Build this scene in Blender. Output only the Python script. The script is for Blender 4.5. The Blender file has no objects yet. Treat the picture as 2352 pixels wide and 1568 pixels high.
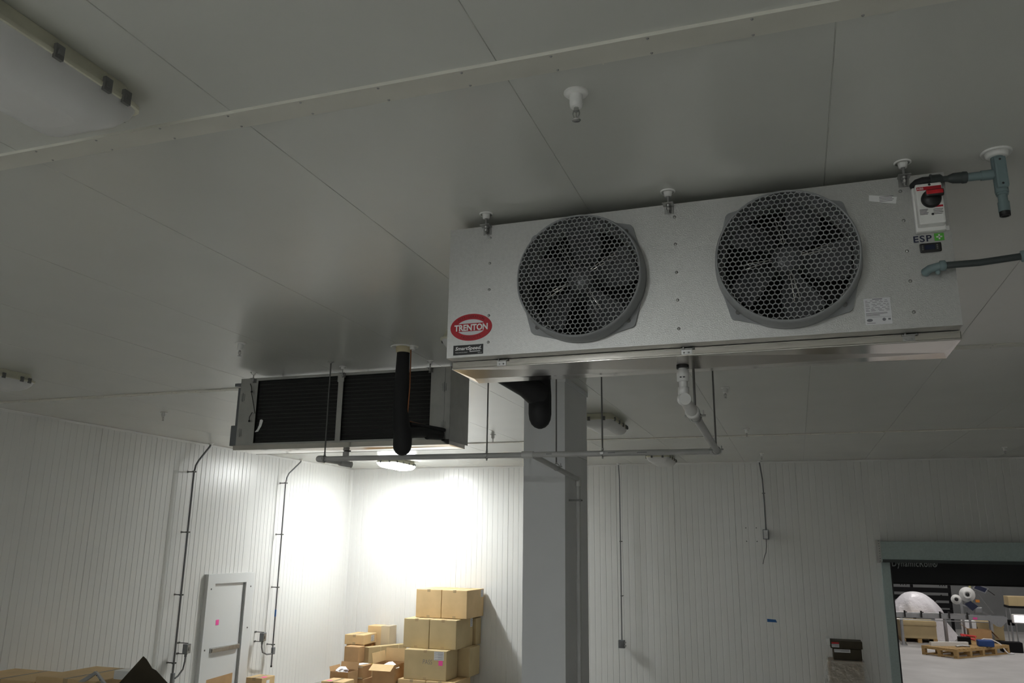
import bpy, bmesh, math, random
from mathutils import Vector, Matrix
random.seed(7)
sc = bpy.context.scene
COL = sc.collection
H = 2.95          # camera eye height above the floor; coordinates below are relative to eye level
FL = -H           # floor
CE = 1.66         # ceiling
XL = -9.94        # left wall face
YB = 17.23        # back wall face

# ------------------------------------------------------------------ camera, world, exposure
cam = bpy.data.cameras.new('camera'); camo = bpy.data.objects.new('camera', cam); COL.objects.link(camo)
cam.sensor_width = 36.0; cam.lens = 1860.8 / 2352 * 36.0; cam.clip_start = 0.05; cam.clip_end = 200
A = Vector((0.94649374, -0.06635339, -0.31582722))
B = Vector((0.32248152, 0.23224587, 0.91764237))
U = Vector((0.01246088, -0.9703912, 0.241217))
camo.matrix_world = Matrix(((A.x, -A.y, -A.z, 0), (B.x, -B.y, -B.z, 0), (U.x, -U.y, -U.z, H), (0, 0, 0, 1)))
sc.camera = camo
sc.view_settings.view_transform = 'Standard'; sc.view_settings.look = 'None'
sc.view_settings.gamma = 1.0; sc.view_settings.use_curve_mapping = False
sc.view_settings.exposure = 0.0
w = bpy.data.worlds.new('world'); sc.world = w; w.use_nodes = True
w.node_tree.nodes['Background'].inputs[0].default_value = (0.5, 0.52, 0.5, 1)
w.node_tree.nodes['Background'].inputs[1].default_value = 0.02
sc.cycles.diffuse_bounces = 8; sc.cycles.max_bounces = 12
LIT = 142.0         # emission strength of the lit lamp by the corner
LIT2 = 212.0        # the lamp behind the camera
HALL = 50.0         # unseen lamps added to light the hall beyond the roll-up door

# ------------------------------------------------------------------ materials
def mat(name, col, rough=0.5, metal=0.0, noise=0.0, nscale=8.0, bump=0.0, bscale=60.0, spec=0.5, emit=0.0, stretch=None, col2=None, coat=0.0, alpha=1.0, trans=0.0, bdist=0.01):
    m = bpy.data.materials.new(name); m.use_nodes = True
    nt = m.node_tree; b = nt.nodes['Principled BSDF']
    b.inputs['Base Color'].default_value = (*col, 1); b.inputs['Roughness'].default_value = rough
    b.inputs['Metallic'].default_value = metal; b.inputs['Specular IOR Level'].default_value = spec
    b.inputs['Coat Weight'].default_value = coat; b.inputs['Alpha'].default_value = alpha
    b.inputs['Transmission Weight'].default_value = trans
    if emit:
        b.inputs['Emission Color'].default_value = (*col, 1); b.inputs['Emission Strength'].default_value = emit
    tc = nt.nodes.new('ShaderNodeTexCoord'); src = tc.outputs['Object']
    if stretch:
        mp = nt.nodes.new('ShaderNodeMapping'); mp.inputs['Scale'].default_value = stretch
        nt.links.new(src, mp.inputs['Vector']); src = mp.outputs['Vector']
    if noise:
        n = nt.nodes.new('ShaderNodeTexNoise'); n.inputs['Scale'].default_value = nscale; n.inputs['Detail'].default_value = 5
        nt.links.new(src, n.inputs['Vector'])
        r = nt.nodes.new('ShaderNodeValToRGB')
        c2 = col2 or tuple(c * (1 - noise) for c in col)
        r.color_ramp.elements[0].position = 0.3; r.color_ramp.elements[1].position = 0.7
        r.color_ramp.elements[0].color = (*c2, 1); r.color_ramp.elements[1].color = (*col, 1)
        nt.links.new(n.outputs['Fac'], r.inputs['Fac']); nt.links.new(r.outputs['Color'], b.inputs['Base Color'])
    if bump:
        n = nt.nodes.new('ShaderNodeTexNoise'); n.inputs['Scale'].default_value = bscale; n.inputs['Detail'].default_value = 3
        nt.links.new(src, n.inputs['Vector'])
        bp = nt.nodes.new('ShaderNodeBump'); bp.inputs['Strength'].default_value = bump; bp.inputs['Distance'].default_value = bdist
        nt.links.new(n.outputs['Fac'], bp.inputs['Height']); nt.links.new(bp.outputs['Normal'], b.inputs['Normal'])
    return m

M = dict(
    ceiling=mat('ceiling_panel_paint', (0.66, 0.67, 0.63), 0.22, noise=0.05, nscale=1.2, bump=0.02, bscale=90, spec=0.6),
    wall=mat('wall_panel_paint', (0.78, 0.78, 0.765), 0.30, noise=0.04, nscale=0.8, bump=0.02, bscale=90, spec=0.5),
    trim=mat('ceiling_trim_paint', (0.68, 0.67, 0.60), 0.4, noise=0.08, nscale=3),
    concrete=mat('concrete_floor', (0.50, 0.49, 0.475), 0.55, noise=0.25, nscale=0.9, bump=0.05, bscale=20),
    hallwall=mat('hall_wall_panel', (0.20, 0.205, 0.205), 0.6, noise=0.15, nscale=1.5),
    column=mat('column_cladding_grey', (0.78, 0.79, 0.81), 0.45, noise=0.04, nscale=2),
    stucco=mat('stucco_aluminium', (0.56, 0.56, 0.55), 0.38, metal=0.72, bump=0.5, bscale=230, noise=0.10, nscale=60, bdist=0.002),
    alu=mat('plain_aluminium', (0.50, 0.50, 0.48), 0.42, metal=0.85, bump=0.08, bscale=160, noise=0.12, nscale=10),
    stainless=mat('stainless_steel', (0.62, 0.59, 0.55), 0.13, metal=1.0, bump=0.05, bscale=3, noise=0.06, nscale=6),
    steel=mat('zinc_steel', (0.42, 0.42, 0.41), 0.35, metal=0.9, noise=0.2, nscale=20),
    rod=mat('dull_threaded_steel', (0.16, 0.16, 0.155), 0.5, metal=0.7),
    ring=mat('grey_fan_plastic', (0.27, 0.28, 0.285), 0.42, bump=0.03, bscale=40),
    grille=mat('grey_grille_plastic', (0.36, 0.37, 0.375), 0.45),
    blade=mat('dark_blade_plastic', (0.12, 0.125, 0.13), 0.28, noise=0.2, nscale=9),
    chrome=mat('bright_wire', (0.8, 0.78, 0.72), 0.15, metal=1.0),
    fins=mat('coil_fins', (0.022, 0.022, 0.021), 0.55, metal=0.3, noise=0.5, nscale=40, stretch=(1, 1, 8)),
    tube=mat('coil_tube_rows', (0.05, 0.05, 0.048), 0.4, metal=0.5),
    cavity=mat('cabinet_inside', (0.04, 0.04, 0.04), 0.5, metal=0.4),
    foam=mat('black_foam_insulation', (0.010, 0.010, 0.011), 0.7, bump=0.1, bscale=30),
    urethane=mat('yellowed_foam_sealant', (0.62, 0.55, 0.36), 0.7, bump=0.3, bscale=40),
    copper=mat('copper_pipe', (0.36, 0.14, 0.07), 0.35, metal=1.0),
    pvc=mat('white_pvc', (0.66, 0.66, 0.65), 0.35, noise=0.06, nscale=8),
    pvcshade=mat('white_pvc_shaded', (0.52, 0.52, 0.515), 0.4, noise=0.08, nscale=8),  # white pipe greyed, its dim lighting put into the colour
    white=mat('white_plastic', (0.80, 0.80, 0.78), 0.35),
    cream=mat('aged_cream_plastic', (0.78, 0.76, 0.62), 0.5, noise=0.12, nscale=12),
    clip=mat('grey_clip_plastic', (0.16, 0.16, 0.155), 0.5),
    diffuser=mat('acrylic_diffuser_off', (0.74, 0.74, 0.73), 0.28, noise=0.05, nscale=4),
    glass_head=mat('sprinkler_metal', (0.55, 0.55, 0.54), 0.25, metal=0.9),
    black=mat('black_plastic', (0.012, 0.012, 0.012), 0.35),
    blacksoft=mat('black_rubber', (0.02, 0.02, 0.022), 0.6),
    red=mat('red_plastic', (0.55, 0.012, 0.02), 0.4),
    redp=mat('red_print', (0.45, 0.008, 0.02), 0.4),
    darkprint=mat('dark_red_print', (0.10, 0.004, 0.008), 0.5),
    ink=mat('black_ink', (0.015, 0.015, 0.018), 0.5),
    navy=mat('navy_print', (0.012, 0.016, 0.05), 0.5),
    green=mat('green_print', (0.10, 0.45, 0.05), 0.5),
    paper=mat('white_label_paper', (0.85, 0.85, 0.85), 0.55),
    silver=mat('silver_label', (0.68, 0.68, 0.70), 0.5),
    grey_ink=mat('grey_ink', (0.16, 0.16, 0.18), 0.6),
    pink=mat('pink_sticky_note', (0.95, 0.10, 0.42), 0.6),
    blue=mat('blue_tape', (0.02, 0.12, 0.35), 0.6),
    teal=mat('grey_green_conduit', (0.19, 0.26, 0.27), 0.5, noise=0.1, nscale=15),
    darkteal=mat('dark_grey_hose', (0.045, 0.055, 0.055), 0.45),
    conduit=mat('dark_conduit', (0.17, 0.175, 0.18), 0.4, metal=0.4),
    boxgrey=mat('grey_junction_box', (0.17, 0.18, 0.19), 0.45, metal=0.2),
    card=mat('cardboard', (0.68, 0.48, 0.25), 0.75, noise=0.16, nscale=3, bump=0.04, bscale=30),
    card2=mat('brown_cardboard', (0.50, 0.31, 0.15), 0.75, noise=0.18, nscale=4, bump=0.04, bscale=30),
    cardk=mat('olive_cardboard', (0.54, 0.42, 0.23), 0.75, noise=0.14, nscale=3, bump=0.04, bscale=30),
    carddark=mat('dark_brown_board', (0.055, 0.042, 0.022), 0.7, noise=0.25, nscale=5),
    tape=mat('brown_packing_tape', (0.42, 0.31, 0.17), 0.3),
    cleartape=mat('clear_packing_tape', (0.56, 0.47, 0.33), 0.2),
    strap=mat('yellow_strapping', (0.75, 0.62, 0.10), 0.4),
    lstrap=mat('pale_strapping', (0.80, 0.70, 0.45), 0.4),
    film=mat('clear_plastic_film', (0.55, 0.56, 0.54), 0.12, bump=0.5, bscale=9, alpha=0.5, spec=0.9, bdist=0.05),
    bag=mat('white_plastic_sheet', (0.88, 0.86, 0.90), 0.3, bump=0.8, bscale=6, bdist=0.05),
    wood=mat('pallet_wood', (0.52, 0.34, 0.14), 0.7, noise=0.3, nscale=5, stretch=(1, 8, 8)),
    galv=mat('galvanised_door_steel', (0.44, 0.53, 0.52), 0.5, metal=0.1, noise=0.12, nscale=30),
    galvshade=mat('shaded_door_steel', (0.06, 0.07, 0.07), 0.5, metal=0.3),
    curtain=mat('black_door_curtain', (0.006, 0.006, 0.007), 0.55),
    greyprint=mat('grey_print', (0.45, 0.47, 0.47), 0.6),
    rack=mat('black_rack_steel', (0.006, 0.006, 0.007), 0.8, spec=0.2),
    screen=mat('dark_screen', (0.015, 0.02, 0.05), 0.2),
    steelb=mat('brushed_conveyor_steel', (0.45, 0.46, 0.48), 0.3, metal=0.9),
    yellow=mat('yellow_hose', (0.55, 0.52, 0.22), 0.5),
    orange=mat('orange_paint', (0.6, 0.22, 0.03), 0.5),
    blueb=mat('blue_plastic', (0.01, 0.05, 0.20), 0.5),
    redv=mat('red_strapping', (0.55, 0.03, 0.03), 0.5),
    doorw=mat('white_door_paint', (0.70, 0.71, 0.71), 0.3),
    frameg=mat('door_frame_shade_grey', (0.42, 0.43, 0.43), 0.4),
)
def emis(name, col, s):
    m = bpy.data.materials.new(name); m.use_nodes = True; nt = m.node_tree
    b = nt.nodes['Principled BSDF']; b.inputs['Base Color'].default_value = (0.8, 0.8, 0.8, 1)
    b.inputs['Emission Color'].default_value = (*col, 1); b.inputs['Emission Strength'].default_value = s
    return m
def centre_glow(m, s):      # emission gathered in the diffuser's middle, shaped to sharpen cast shadows
    nt = m.node_tree; b = nt.nodes['Principled BSDF']; tc = nt.nodes.new('ShaderNodeTexCoord'); sp = nt.nodes.new('ShaderNodeSeparateXYZ')
    nt.links.new(tc.outputs['Object'], sp.inputs[0]); prev = None
    for ax, w_ in (('X', 0.075), ('Y', 0.42)):
        ab = nt.nodes.new('ShaderNodeMath'); ab.operation = 'ABSOLUTE'; nt.links.new(sp.outputs[ax], ab.inputs[0])
        lt = nt.nodes.new('ShaderNodeMath'); lt.operation = 'LESS_THAN'; lt.inputs[1].default_value = w_; nt.links.new(ab.outputs[0], lt.inputs[0])
        if prev: mu = nt.nodes.new('ShaderNodeMath'); mu.operation = 'MULTIPLY'; nt.links.new(prev.outputs[0], mu.inputs[0]); nt.links.new(lt.outputs[0], mu.inputs[1]); prev = mu
        else: prev = lt
    ma = nt.nodes.new('ShaderNodeMath'); ma.operation = 'MULTIPLY_ADD'; ma.inputs[1].default_value = s * 2.1; ma.inputs[2].default_value = s * 0.4
    nt.links.new(prev.outputs[0], ma.inputs[0]); nt.links.new(ma.outputs[0], b.inputs['Emission Strength'])
M['lit'] = emis('acrylic_diffuser_lit', (0.97, 1.0, 0.985), LIT)
M['lit2'] = emis('acrylic_diffuser_lit_dim', (0.97, 1.0, 0.985), LIT2)
centre_glow(M['lit'], LIT); centre_glow(M['lit2'], LIT2)
M['halllamp'] = emis('added_hall_lamp_lens', (1.0, 0.96, 0.93), HALL)
M['consolelit'] = emis('lit_console_screen', (1.0, 0.88, 1.0), 3.0)

# ------------------------------------------------------------------ geometry helper
def perp(d):
    d = Vector(d).normalized()
    a = Vector((0, 0, 1)) if abs(d.z) < 0.9 else Vector((1, 0, 0))
    u = d.cross(a).normalized(); return u, d.cross(u).normalized()
class MB:
    def __init__(s): s.v = []; s.f = []; s.sm = []
    def add(s, vs, fs, smooth=False):
        n = len(s.v); s.v += [Vector(p) for p in vs]
        for f in fs: s.f.append(tuple(i + n for i in f)); s.sm.append(smooth)
        return s
    def box(s, x0, x1, y0, y1, z0, z1, rz=0, piv=None):
        if x0 > x1: x0, x1 = x1, x0
        if y0 > y1: y0, y1 = y1, y0
        if z0 > z1: z0, z1 = z1, z0
        vs = [Vector((x, y, z)) for z in (z0, z1) for y in (y0, y1) for x in (x0, x1)]
        if rz:
            p = Vector(piv) if piv else Vector(((x0 + x1) / 2, (y0 + y1) / 2, 0))
            R = Matrix.Rotation(rz, 3, 'Z'); vs = [R @ (q - p) + p for q in vs]
        return s.add(vs, [(0, 2, 3, 1), (4, 5, 7, 6), (0, 1, 5, 4), (2, 6, 7, 3), (0, 4, 6, 2), (1, 3, 7, 5)])
    def rbox(s, x0, x1, y0, y1, z0, z1, r=0.006, rz=0, bulge=0.0):
        bm = bmesh.new(); bmesh.ops.create_cube(bm, size=1)
        for q in bm.verts: q.co = Vector(((x0 + x1) / 2 + q.co.x * (x1 - x0), (y0 + y1) / 2 + q.co.y * (y1 - y0), (z0 + z1) / 2 + q.co.z * (z1 - z0)))
        bmesh.ops.bevel(bm, geom=bm.edges[:], offset=r, segments=2, affect='EDGES', profile=0.6)
        c = Vector(((x0 + x1) / 2, (y0 + y1) / 2, 0)); R = Matrix.Rotation(rz, 3, 'Z')
        vs = [R @ (q.co - c) + c for q in bm.verts]
        fs = [tuple(q.index for q in f.verts) for f in bm.faces]; bm.free()
        return s.add(vs, fs)
    def quad(s, a, b, c, d, t=0.0):
        if not t: return s.add([a, b, c, d], [(0, 1, 2, 3)])
        a, b, c, d = map(Vector, (a, b, c, d)); n = (b - a).cross(c - a).normalized() * t
        return s.add([a, b, c, d, a + n, b + n, c + n, d + n], [(0, 3, 2, 1), (4, 5, 6, 7), (0, 1, 5, 4), (1, 2, 6, 5), (2, 3, 7, 6), (3, 0, 4, 7)])
    def cyl(s, p0, p1, r, r2=None, n=16, caps=True):
        p0, p1 = Vector(p0), Vector(p1); r2 = r if r2 is None else r2; u, v = perp(p1 - p0)
        vs = []
        for p, rr in ((p0, r), (p1, r2)):
            for i in range(n):
                t = 2 * math.pi * i / n; vs.append(p + (u * math.cos(t) + v * math.sin(t)) * rr)
        s.add(vs, [(i, (i + 1) % n, n + (i + 1) % n, n + i) for i in range(n)], True)
        if caps: s.add(vs, [tuple(range(n - 1, -1, -1)), tuple(range(n, 2 * n))])
        return s
    def lathe(s, c, prof, n=24, axis=(0, 0, 1), smooth=True):
        c = Vector(c); ax = Vector(axis).normalized(); u, v = perp(ax); vs = []
        for r, h in prof:
            for i in range(n):
                t = 2 * math.pi * i / n; vs.append(c + ax * h + (u * math.cos(t) + v * math.sin(t)) * max(r, 1e-5))
        fs = []
        for k in range(len(prof) - 1):
            for i in range(n): fs.append((k * n + i, k * n + (i + 1) % n, (k + 1) * n + (i + 1) % n, (k + 1) * n + i))
        return s.add(vs, fs, smooth)
    def tube(s, pts, r, n=12):
        pts = [Vector(p) for p in pts]; rs = r if isinstance(r, (list, tuple)) else [r] * len(pts)
        vs = []; u = None
        for i, p in enumerate(pts):
            d = (pts[min(i + 1, len(pts) - 1)] - pts[max(i - 1, 0)]).normalized()
            if u is None: u, v = perp(d)
            else:
                u = (u - d * u.dot(d)).normalized(); v = d.cross(u)
            for k in range(n):
                t = 2 * math.pi * k / n; vs.append(p + (u * math.cos(t) + v * math.sin(t)) * rs[i])
        fs = [(i * n + k, i * n + (k + 1) % n, (i + 1) * n + (k + 1) % n, (i + 1) * n + k) for i in range(len(pts) - 1) for k in range(n)]
        s.add(vs, fs, True)
        m = len(pts) - 1
        return s.add(vs, [tuple(range(n - 1, -1, -1)), tuple(range(m * n, m * n + n))])
    def prism(s, poly, d):          # poly: list of 3-D points (planar), d: extrusion vector
        poly = [Vector(p) for p in poly]; d = Vector(d); n = len(poly)
        return s.add(poly + [p + d for p in poly], [tuple(range(n)), tuple(range(2 * n - 1, n - 1, -1))] + [(i, n + i, n + (i + 1) % n, (i + 1) % n) for i in range(n)])
    def ball(s, c, r, n=12, m=8, sq=(1, 1, 1)):
        vs = []; c = Vector(c)
        for j in range(m + 1):
            a = math.pi * j / m
            for i in range(n):
                t = 2 * math.pi * i / n; vs.append(c + Vector((math.sin(a) * math.cos(t) * r * sq[0], math.sin(a) * math.sin(t) * r * sq[1], math.cos(a) * r * sq[2])))
        return s.add(vs, [(j * n + i, j * n + (i + 1) % n, (j + 1) * n + (i + 1) % n, (j + 1) * n + i) for j in range(m) for i in range(n)], True)
    def text(s, txt, o, right, up, size=None, width=None, shear=0.0, ext=0.0006, space=1.0, bold=0.0, center=True):
        cu = bpy.data.curves.new('t', 'FONT'); cu.body = txt; cu.size = 1.0; cu.shear = shear; cu.space_character = space; cu.offset = bold; cu.resolution_u = 4
        ob = bpy.data.objects.new('t', cu); COL.objects.link(ob)
        dg = bpy.context.evaluated_depsgraph_get(); me = bpy.data.meshes.new_from_object(ob.evaluated_get(dg))
        xs = [p.co.x for p in me.vertices]; ys = [p.co.y for p in me.vertices]
        w0 = max(xs) - min(xs); h0 = max(ys) - min(ys)
        sx = (width / w0) if width else size / h0; sy = (size / h0) if size else sx
        cx = (max(xs) + min(xs)) / 2 if center else min(xs); cy = (max(ys) + min(ys)) / 2
        o, right, up = Vector(o), Vector(right).normalized(), Vector(up).normalized(); nn = right.cross(up)
        vs = [o + right * (p.co.x - cx) * sx + up * (p.co.y - cy) * sy + nn * ext for p in me.vertices]
        s.add(vs, [tuple(p.vertices) for p in me.polygons])
        bpy.data.objects.remove(ob); bpy.data.meshes.remove(me); bpy.data.curves.remove(cu)
        return s
    def build(s, name, m, parent=None, org=None):
        if org is None:
            if parent is None:
                xs = [p.x for p in s.v]; ys = [p.y for p in s.v]; zs = [p.z for p in s.v]
                org = Vector(((min(xs) + max(xs)) / 2, (min(ys) + max(ys)) / 2, min(zs)))
            else: org = ORG[parent.name]
        me = bpy.data.meshes.new(name); me.from_pydata([tuple(p - org) for p in s.v], [], s.f); me.update()
        me.polygons.foreach_set('use_smooth', s.sm)
        me.materials.append(M[m]); o = bpy.data.objects.new(name, me); COL.objects.link(o)
        if parent is not None: o.parent = parent; ORG[o.name] = org
        else: o.location = org + Vector((0, 0, H)); ORG[o.name] = org
        return o
ORG = {}
def tag(o, label, cat, group=None, kind=None):
    o['label'] = label; o['category'] = cat
    if group: o['group'] = group
    if kind: o['kind'] = kind
    return o
def thing(name, label, cat, loc, group=None):
    o = bpy.data.objects.new(name, None); COL.objects.link(o); o.empty_display_size = 0.1
    o.location = Vector(loc) + Vector((0, 0, H)); ORG[o.name] = Vector(loc); return tag(o, label, cat, group)
def struct(mb, name, m, parent=None):
    o = mb.build(name, m, parent)
    if parent is None: o['kind'] = 'structure'
    return o
KIDS = {}
def children(o): return [c for c in bpy.data.objects if c.parent == o]
def copy_tree(o, parent=None):
    c = o.copy(); COL.objects.link(c)
    if parent is not None: c.parent = parent
    for ch in children(o): copy_tree(ch, c)
    return c
def clone(src, label, loc, rz=0, group=None):
    c = copy_tree(src); c.location = Vector(loc) + Vector((0, 0, H)); c.rotation_euler = (0, 0, rz)
    c['label'] = label
    if group: c['group'] = group
    return c

# ------------------------------------------------------------------ the room shell
def ribbed(x0, x1, joints, pitch, z0, z1, to, depth=0.0040, gw=0.0060):
    """profile of a ribbed panel wall along s in [x0,x1]; to(s, off, z) -> point"""
    pts = [(x0, 0)]; cuts = []
    s = x0
    js = sorted(joints); allc = []
    k = math.ceil((x0 - js[0]) / pitch); c = js[0] + k * pitch
    while c < x1: allc.append(c); c += pitch
    P_ = abs(js[1] - js[0]) if len(js) > 1 else 1e9
    for c in allc:
        rel = (c - js[0]) / P_; j = abs(rel - round(rel)) * P_ < pitch * 0.5
        d, g = (depth * 2.2, gw * 1.3) if j else (depth, gw)
        if c - g < x0 + 0.002 or c + g > x1 - 0.002: continue
        pts += [(c - g, 0), (c - g * 0.35, -d), (c + g * 0.35, -d), (c + g, 0)]
    pts.append((x1, 0)); mb = MB(); vs = []
    for a, o in pts: vs += [to(a, o, z0), to(a, o, z1)]
    mb.add(vs, [(2 * i, 2 * i + 2, 2 * i + 3, 2 * i + 1) for i in range(len(pts) - 1)])
    return mb
XR, YN = 8.0, -7.0
# back wall with the roll-up door opening
DX0, DX1, DZ = 1.62, 4.85, -0.24
def tb(s, o, z): return Vector((s, YB - o, z))
wall_back = ribbed(XL, DX0, [-3.547, -2.339], 1.208 / 10, FL, CE, tb)
t = ribbed(DX0, DX1, [-3.547, -2.339], 1.208 / 10, DZ, CE, tb); wall_back.add(t.v, t.f)
t = ribbed(DX1, XR, [-3.547, -2.339], 1.208 / 10, FL, CE, tb); wall_back.add(t.v, t.f)
wall_back.box(XL - 0.12, DX0, YB + 0.012, YB + 0.12, FL, CE).box(DX0, DX1, YB + 0.012, YB + 0.12, DZ, CE).box(DX1, XR, YB + 0.012, YB + 0.12, FL, CE)
struct(wall_back, 'wall_back', 'wall')
# left wall with the personnel door opening
LD0, LD1, LDZ = 12.57, 13.46, -0.775
def tl(s, o, z): return Vector((XL + o, s, z))
wl = ribbed(YN, LD0 - 0.02, [10.83, 11.985], 1.155 / 10, FL, CE, tl)
for a, b, c, d in ((LD0 - 0.02, LD1 + 0.02, LDZ + 0.02, CE), (LD1 + 0.02, YB, FL, CE)):
    t = ribbed(a, b, [10.83, 11.985], 1.155 / 10, c, d, tl); wl.add(t.v, t.f)
wl.box(XL - 0.14, XL - 0.012, YN, YB, FL, CE)
struct(wl, 'wall_left', 'wall')
struct(MB().box(XR, XR + 0.1, YN, YB, FL, CE), 'wall_right', 'wall')
struct(MB().box(XL, XR, YN - 0.1, YN, FL, CE), 'wall_near', 'wall')
struct(MB().box(XL - 0.2, XR + 0.2, YN - 0.1, YB + 0.12, FL - 0.1, FL), 'floor', 'concrete')
# ceiling: long sandwich panels with open seams, in four bays between the trims
cl = MB()
seams = [-0.895 + 1.13 * k for k in range(-8, 9)]
def tc_(s, o, z): return Vector((s, z, CE - o))
t = ribbed(XL, XR, seams[:2], 1.13, YN, YB + 0.01, tc_, depth=0.0018, gw=0.0020); cl.add(t.v, t.f)
cl.box(XL - 0.1, XR, YN, YB + 0.1, CE + 0.012, CE + 0.1)
struct(cl, 'ceiling', 'ceiling')
def trim(n, y0, y1, th, sp, label):
    mb = MB(); x = XL + 0.001
    mb.add([(XL, y0, CE), (XL, y0 + 0.002, CE - th), (XL, y1 - 0.012, CE - th), (XL, y1, CE - 0.001),
            (XR, y0, CE), (XR, y0 + 0.002, CE - th), (XR, y1 - 0.012, CE - th), (XR, y1, CE - 0.001)],
           [(0, 4, 5, 1), (1, 5, 6, 2), (2, 6, 7, 3)])
    for xj in (-0.537, 2.5, -3.58, -6.6): mb.box(xj, xj + 0.004, y0 + 0.002, y1 - 0.004, CE - th - 0.0006, CE - th + 0.001)
    o = struct(mb, n, 'trim')
    o['label'] = label
    sm = MB(); k = 0; x = -2.046 - 23 * 0.337
    while x < XR - 0.2:
        for yy in (y0 + 0.014, y1 - 0.022): sm.lathe((x, yy, CE - th), [(0.0, -0.004), (0.003, -0.0035), (0.0055, 0.0)], 8)
        x += 0.337
    s_ = sm.build('screws', 'steel', o); s_['kind'] = 'stuff'; return o
trim('trim_1', 2.392, 2.515, 0.012, 0.337, 'cream metal ceiling joint strip with bright lip, nearest to the camera')
trim('trim_2', 7.50, 7.62, 0.010, 0.337, 'cream ceiling joint strip running past the far evaporator')
trim('trim_3', 12.95, 13.07, 0.010, 0.337, 'cream ceiling joint strip nearest to the back wall')
# cove trims where walls meet the ceiling, and the corner
def cove(n, a, b, inward):
    a, b, w_ = Vector(a), Vector(b), Vector(inward) * 0.035
    dn = Vector((0, 0, -0.035)); e = Vector(inward) * 0.0035; mb = MB()
    mb.add([a + dn + e, a + dn * 0.3 + e * 2.5, a + w_ * 0.3 + Vector((0, 0, -0.0088)), a + w_ - Vector((0, 0, 0.002)),
            b + dn + e, b + dn * 0.3 + e * 2.5, b + w_ * 0.3 + Vector((0, 0, -0.0088)), b + w_ - Vector((0, 0, 0.002))],
           [(0, 4, 5, 1), (1, 5, 6, 2), (2, 6, 7, 3)]); return struct(mb, n, 'wall')
cove('trim_4', (XL, YB, CE), (XR, YB, CE), (0, -1, 0)); cove('trim_5', (XL, YN, CE), (XL, YB, CE), (1, 0, 0))
struct(MB().prism([(XL + 0.001, YB - 0.05, FL), (XL + 0.001, YB - 0.001, FL), (XL + 0.05, YB - 0.001, FL), (XL + 0.02, YB - 0.02, FL)], (0, 0, CE - FL - 0.02)), 'trim_6', 'wall')

# personnel door in the left wall
fr = MB(); TH = 0.075
fr.box(XL + 0.001, XL + TH, 12.37, LD0, FL, -0.605).box(XL + 0.001, XL + TH, LD1, 13.70, FL, -0.605).box(XL + 0.001, XL + TH, LD0, LD1, LDZ, -0.605)
door = struct(fr, 'door_1', 'doorw')
door['label'] = 'white personnel door with raised frame and push bar in the left wall'
MB().box(XL - 0.011, XL + 0.03, LD0 + 0.006, LD1 - 0.03, FL + 0.01, LDZ - 0.008).build('door_leaf', 'doorw', door)
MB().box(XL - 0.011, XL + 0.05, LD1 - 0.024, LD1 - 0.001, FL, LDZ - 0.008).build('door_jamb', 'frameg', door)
pb = MB(); pb.rbox(XL + 0.03, XL + 0.085, LD0 + 0.03, LD1 - 0.05, -1.945, -1.865, 0.008).box(XL + 0.085, XL + 0.095, LD0 + 0.06, LD0 + 0.52, -1.925, -1.880)
pb.build('push_bar', 'steel', door)
hb = MB()
for y, z in ((12.47, -0.86), (13.60, -0.86), (12.45, -1.88), (13.60, -1.60)): hb.lathe((XL + TH, y, z), [(0.016, 0), (0.014, 0.006), (0.0, 0.008)], 10, (1, 0, 0))
hb.build('bolt_caps', 'clip', door)
MB().box(XL + 0.03, XL + 0.038, LD0 + 0.012, LD0 + 0.022, -1.68, -1.56).build('strike_plate', 'clip', door)
tag(MB().box(XL + 0.0301, XL + 0.034, LD0 + 0.165, LD0 + 0.245, -1.49, -1.40).build('sticky_note', 'pink'), 'pink sticky note stuck on the white personnel door', 'note')
tag(MB().prism([(XL + 0.031, LD0 + 0.02, FL), (XL + 0.031, LD1 - 0.13, FL), (XL + 0.031, LD1 - 0.13, -2.36), (XL + 0.031, LD0 + 0.02, -2.39)], (0.008, 0, 0)).build('cardboard_sheet', 'card2'),
    'brown cardboard sheet leaning against the foot of the white personnel door', 'cardboard')

# column with grey cladding
cx0, cx1, cy0, cy1 = -2.577, -2.142, 7.90, 8.84
cm = MB().box(cx0, cx1, cy0, cy1, FL, CE - 0.001)
col = tag(cm.build('column', 'column'), 'grey clad square column standing behind the drain pipe', 'column')
MB().box(cx0 - 0.002, cx1 + 0.002, cy0 - 0.002, cy1 + 0.002, 0.895, 0.901).build('cladding_joint', 'frameg', col)
MB().box(cx0 - 0.012, cx1 + 0.012, cy0 - 0.012, cy1 + 0.012, CE - 0.05, CE - 0.002).build('ceiling_flashing', 'column', col)

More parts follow.
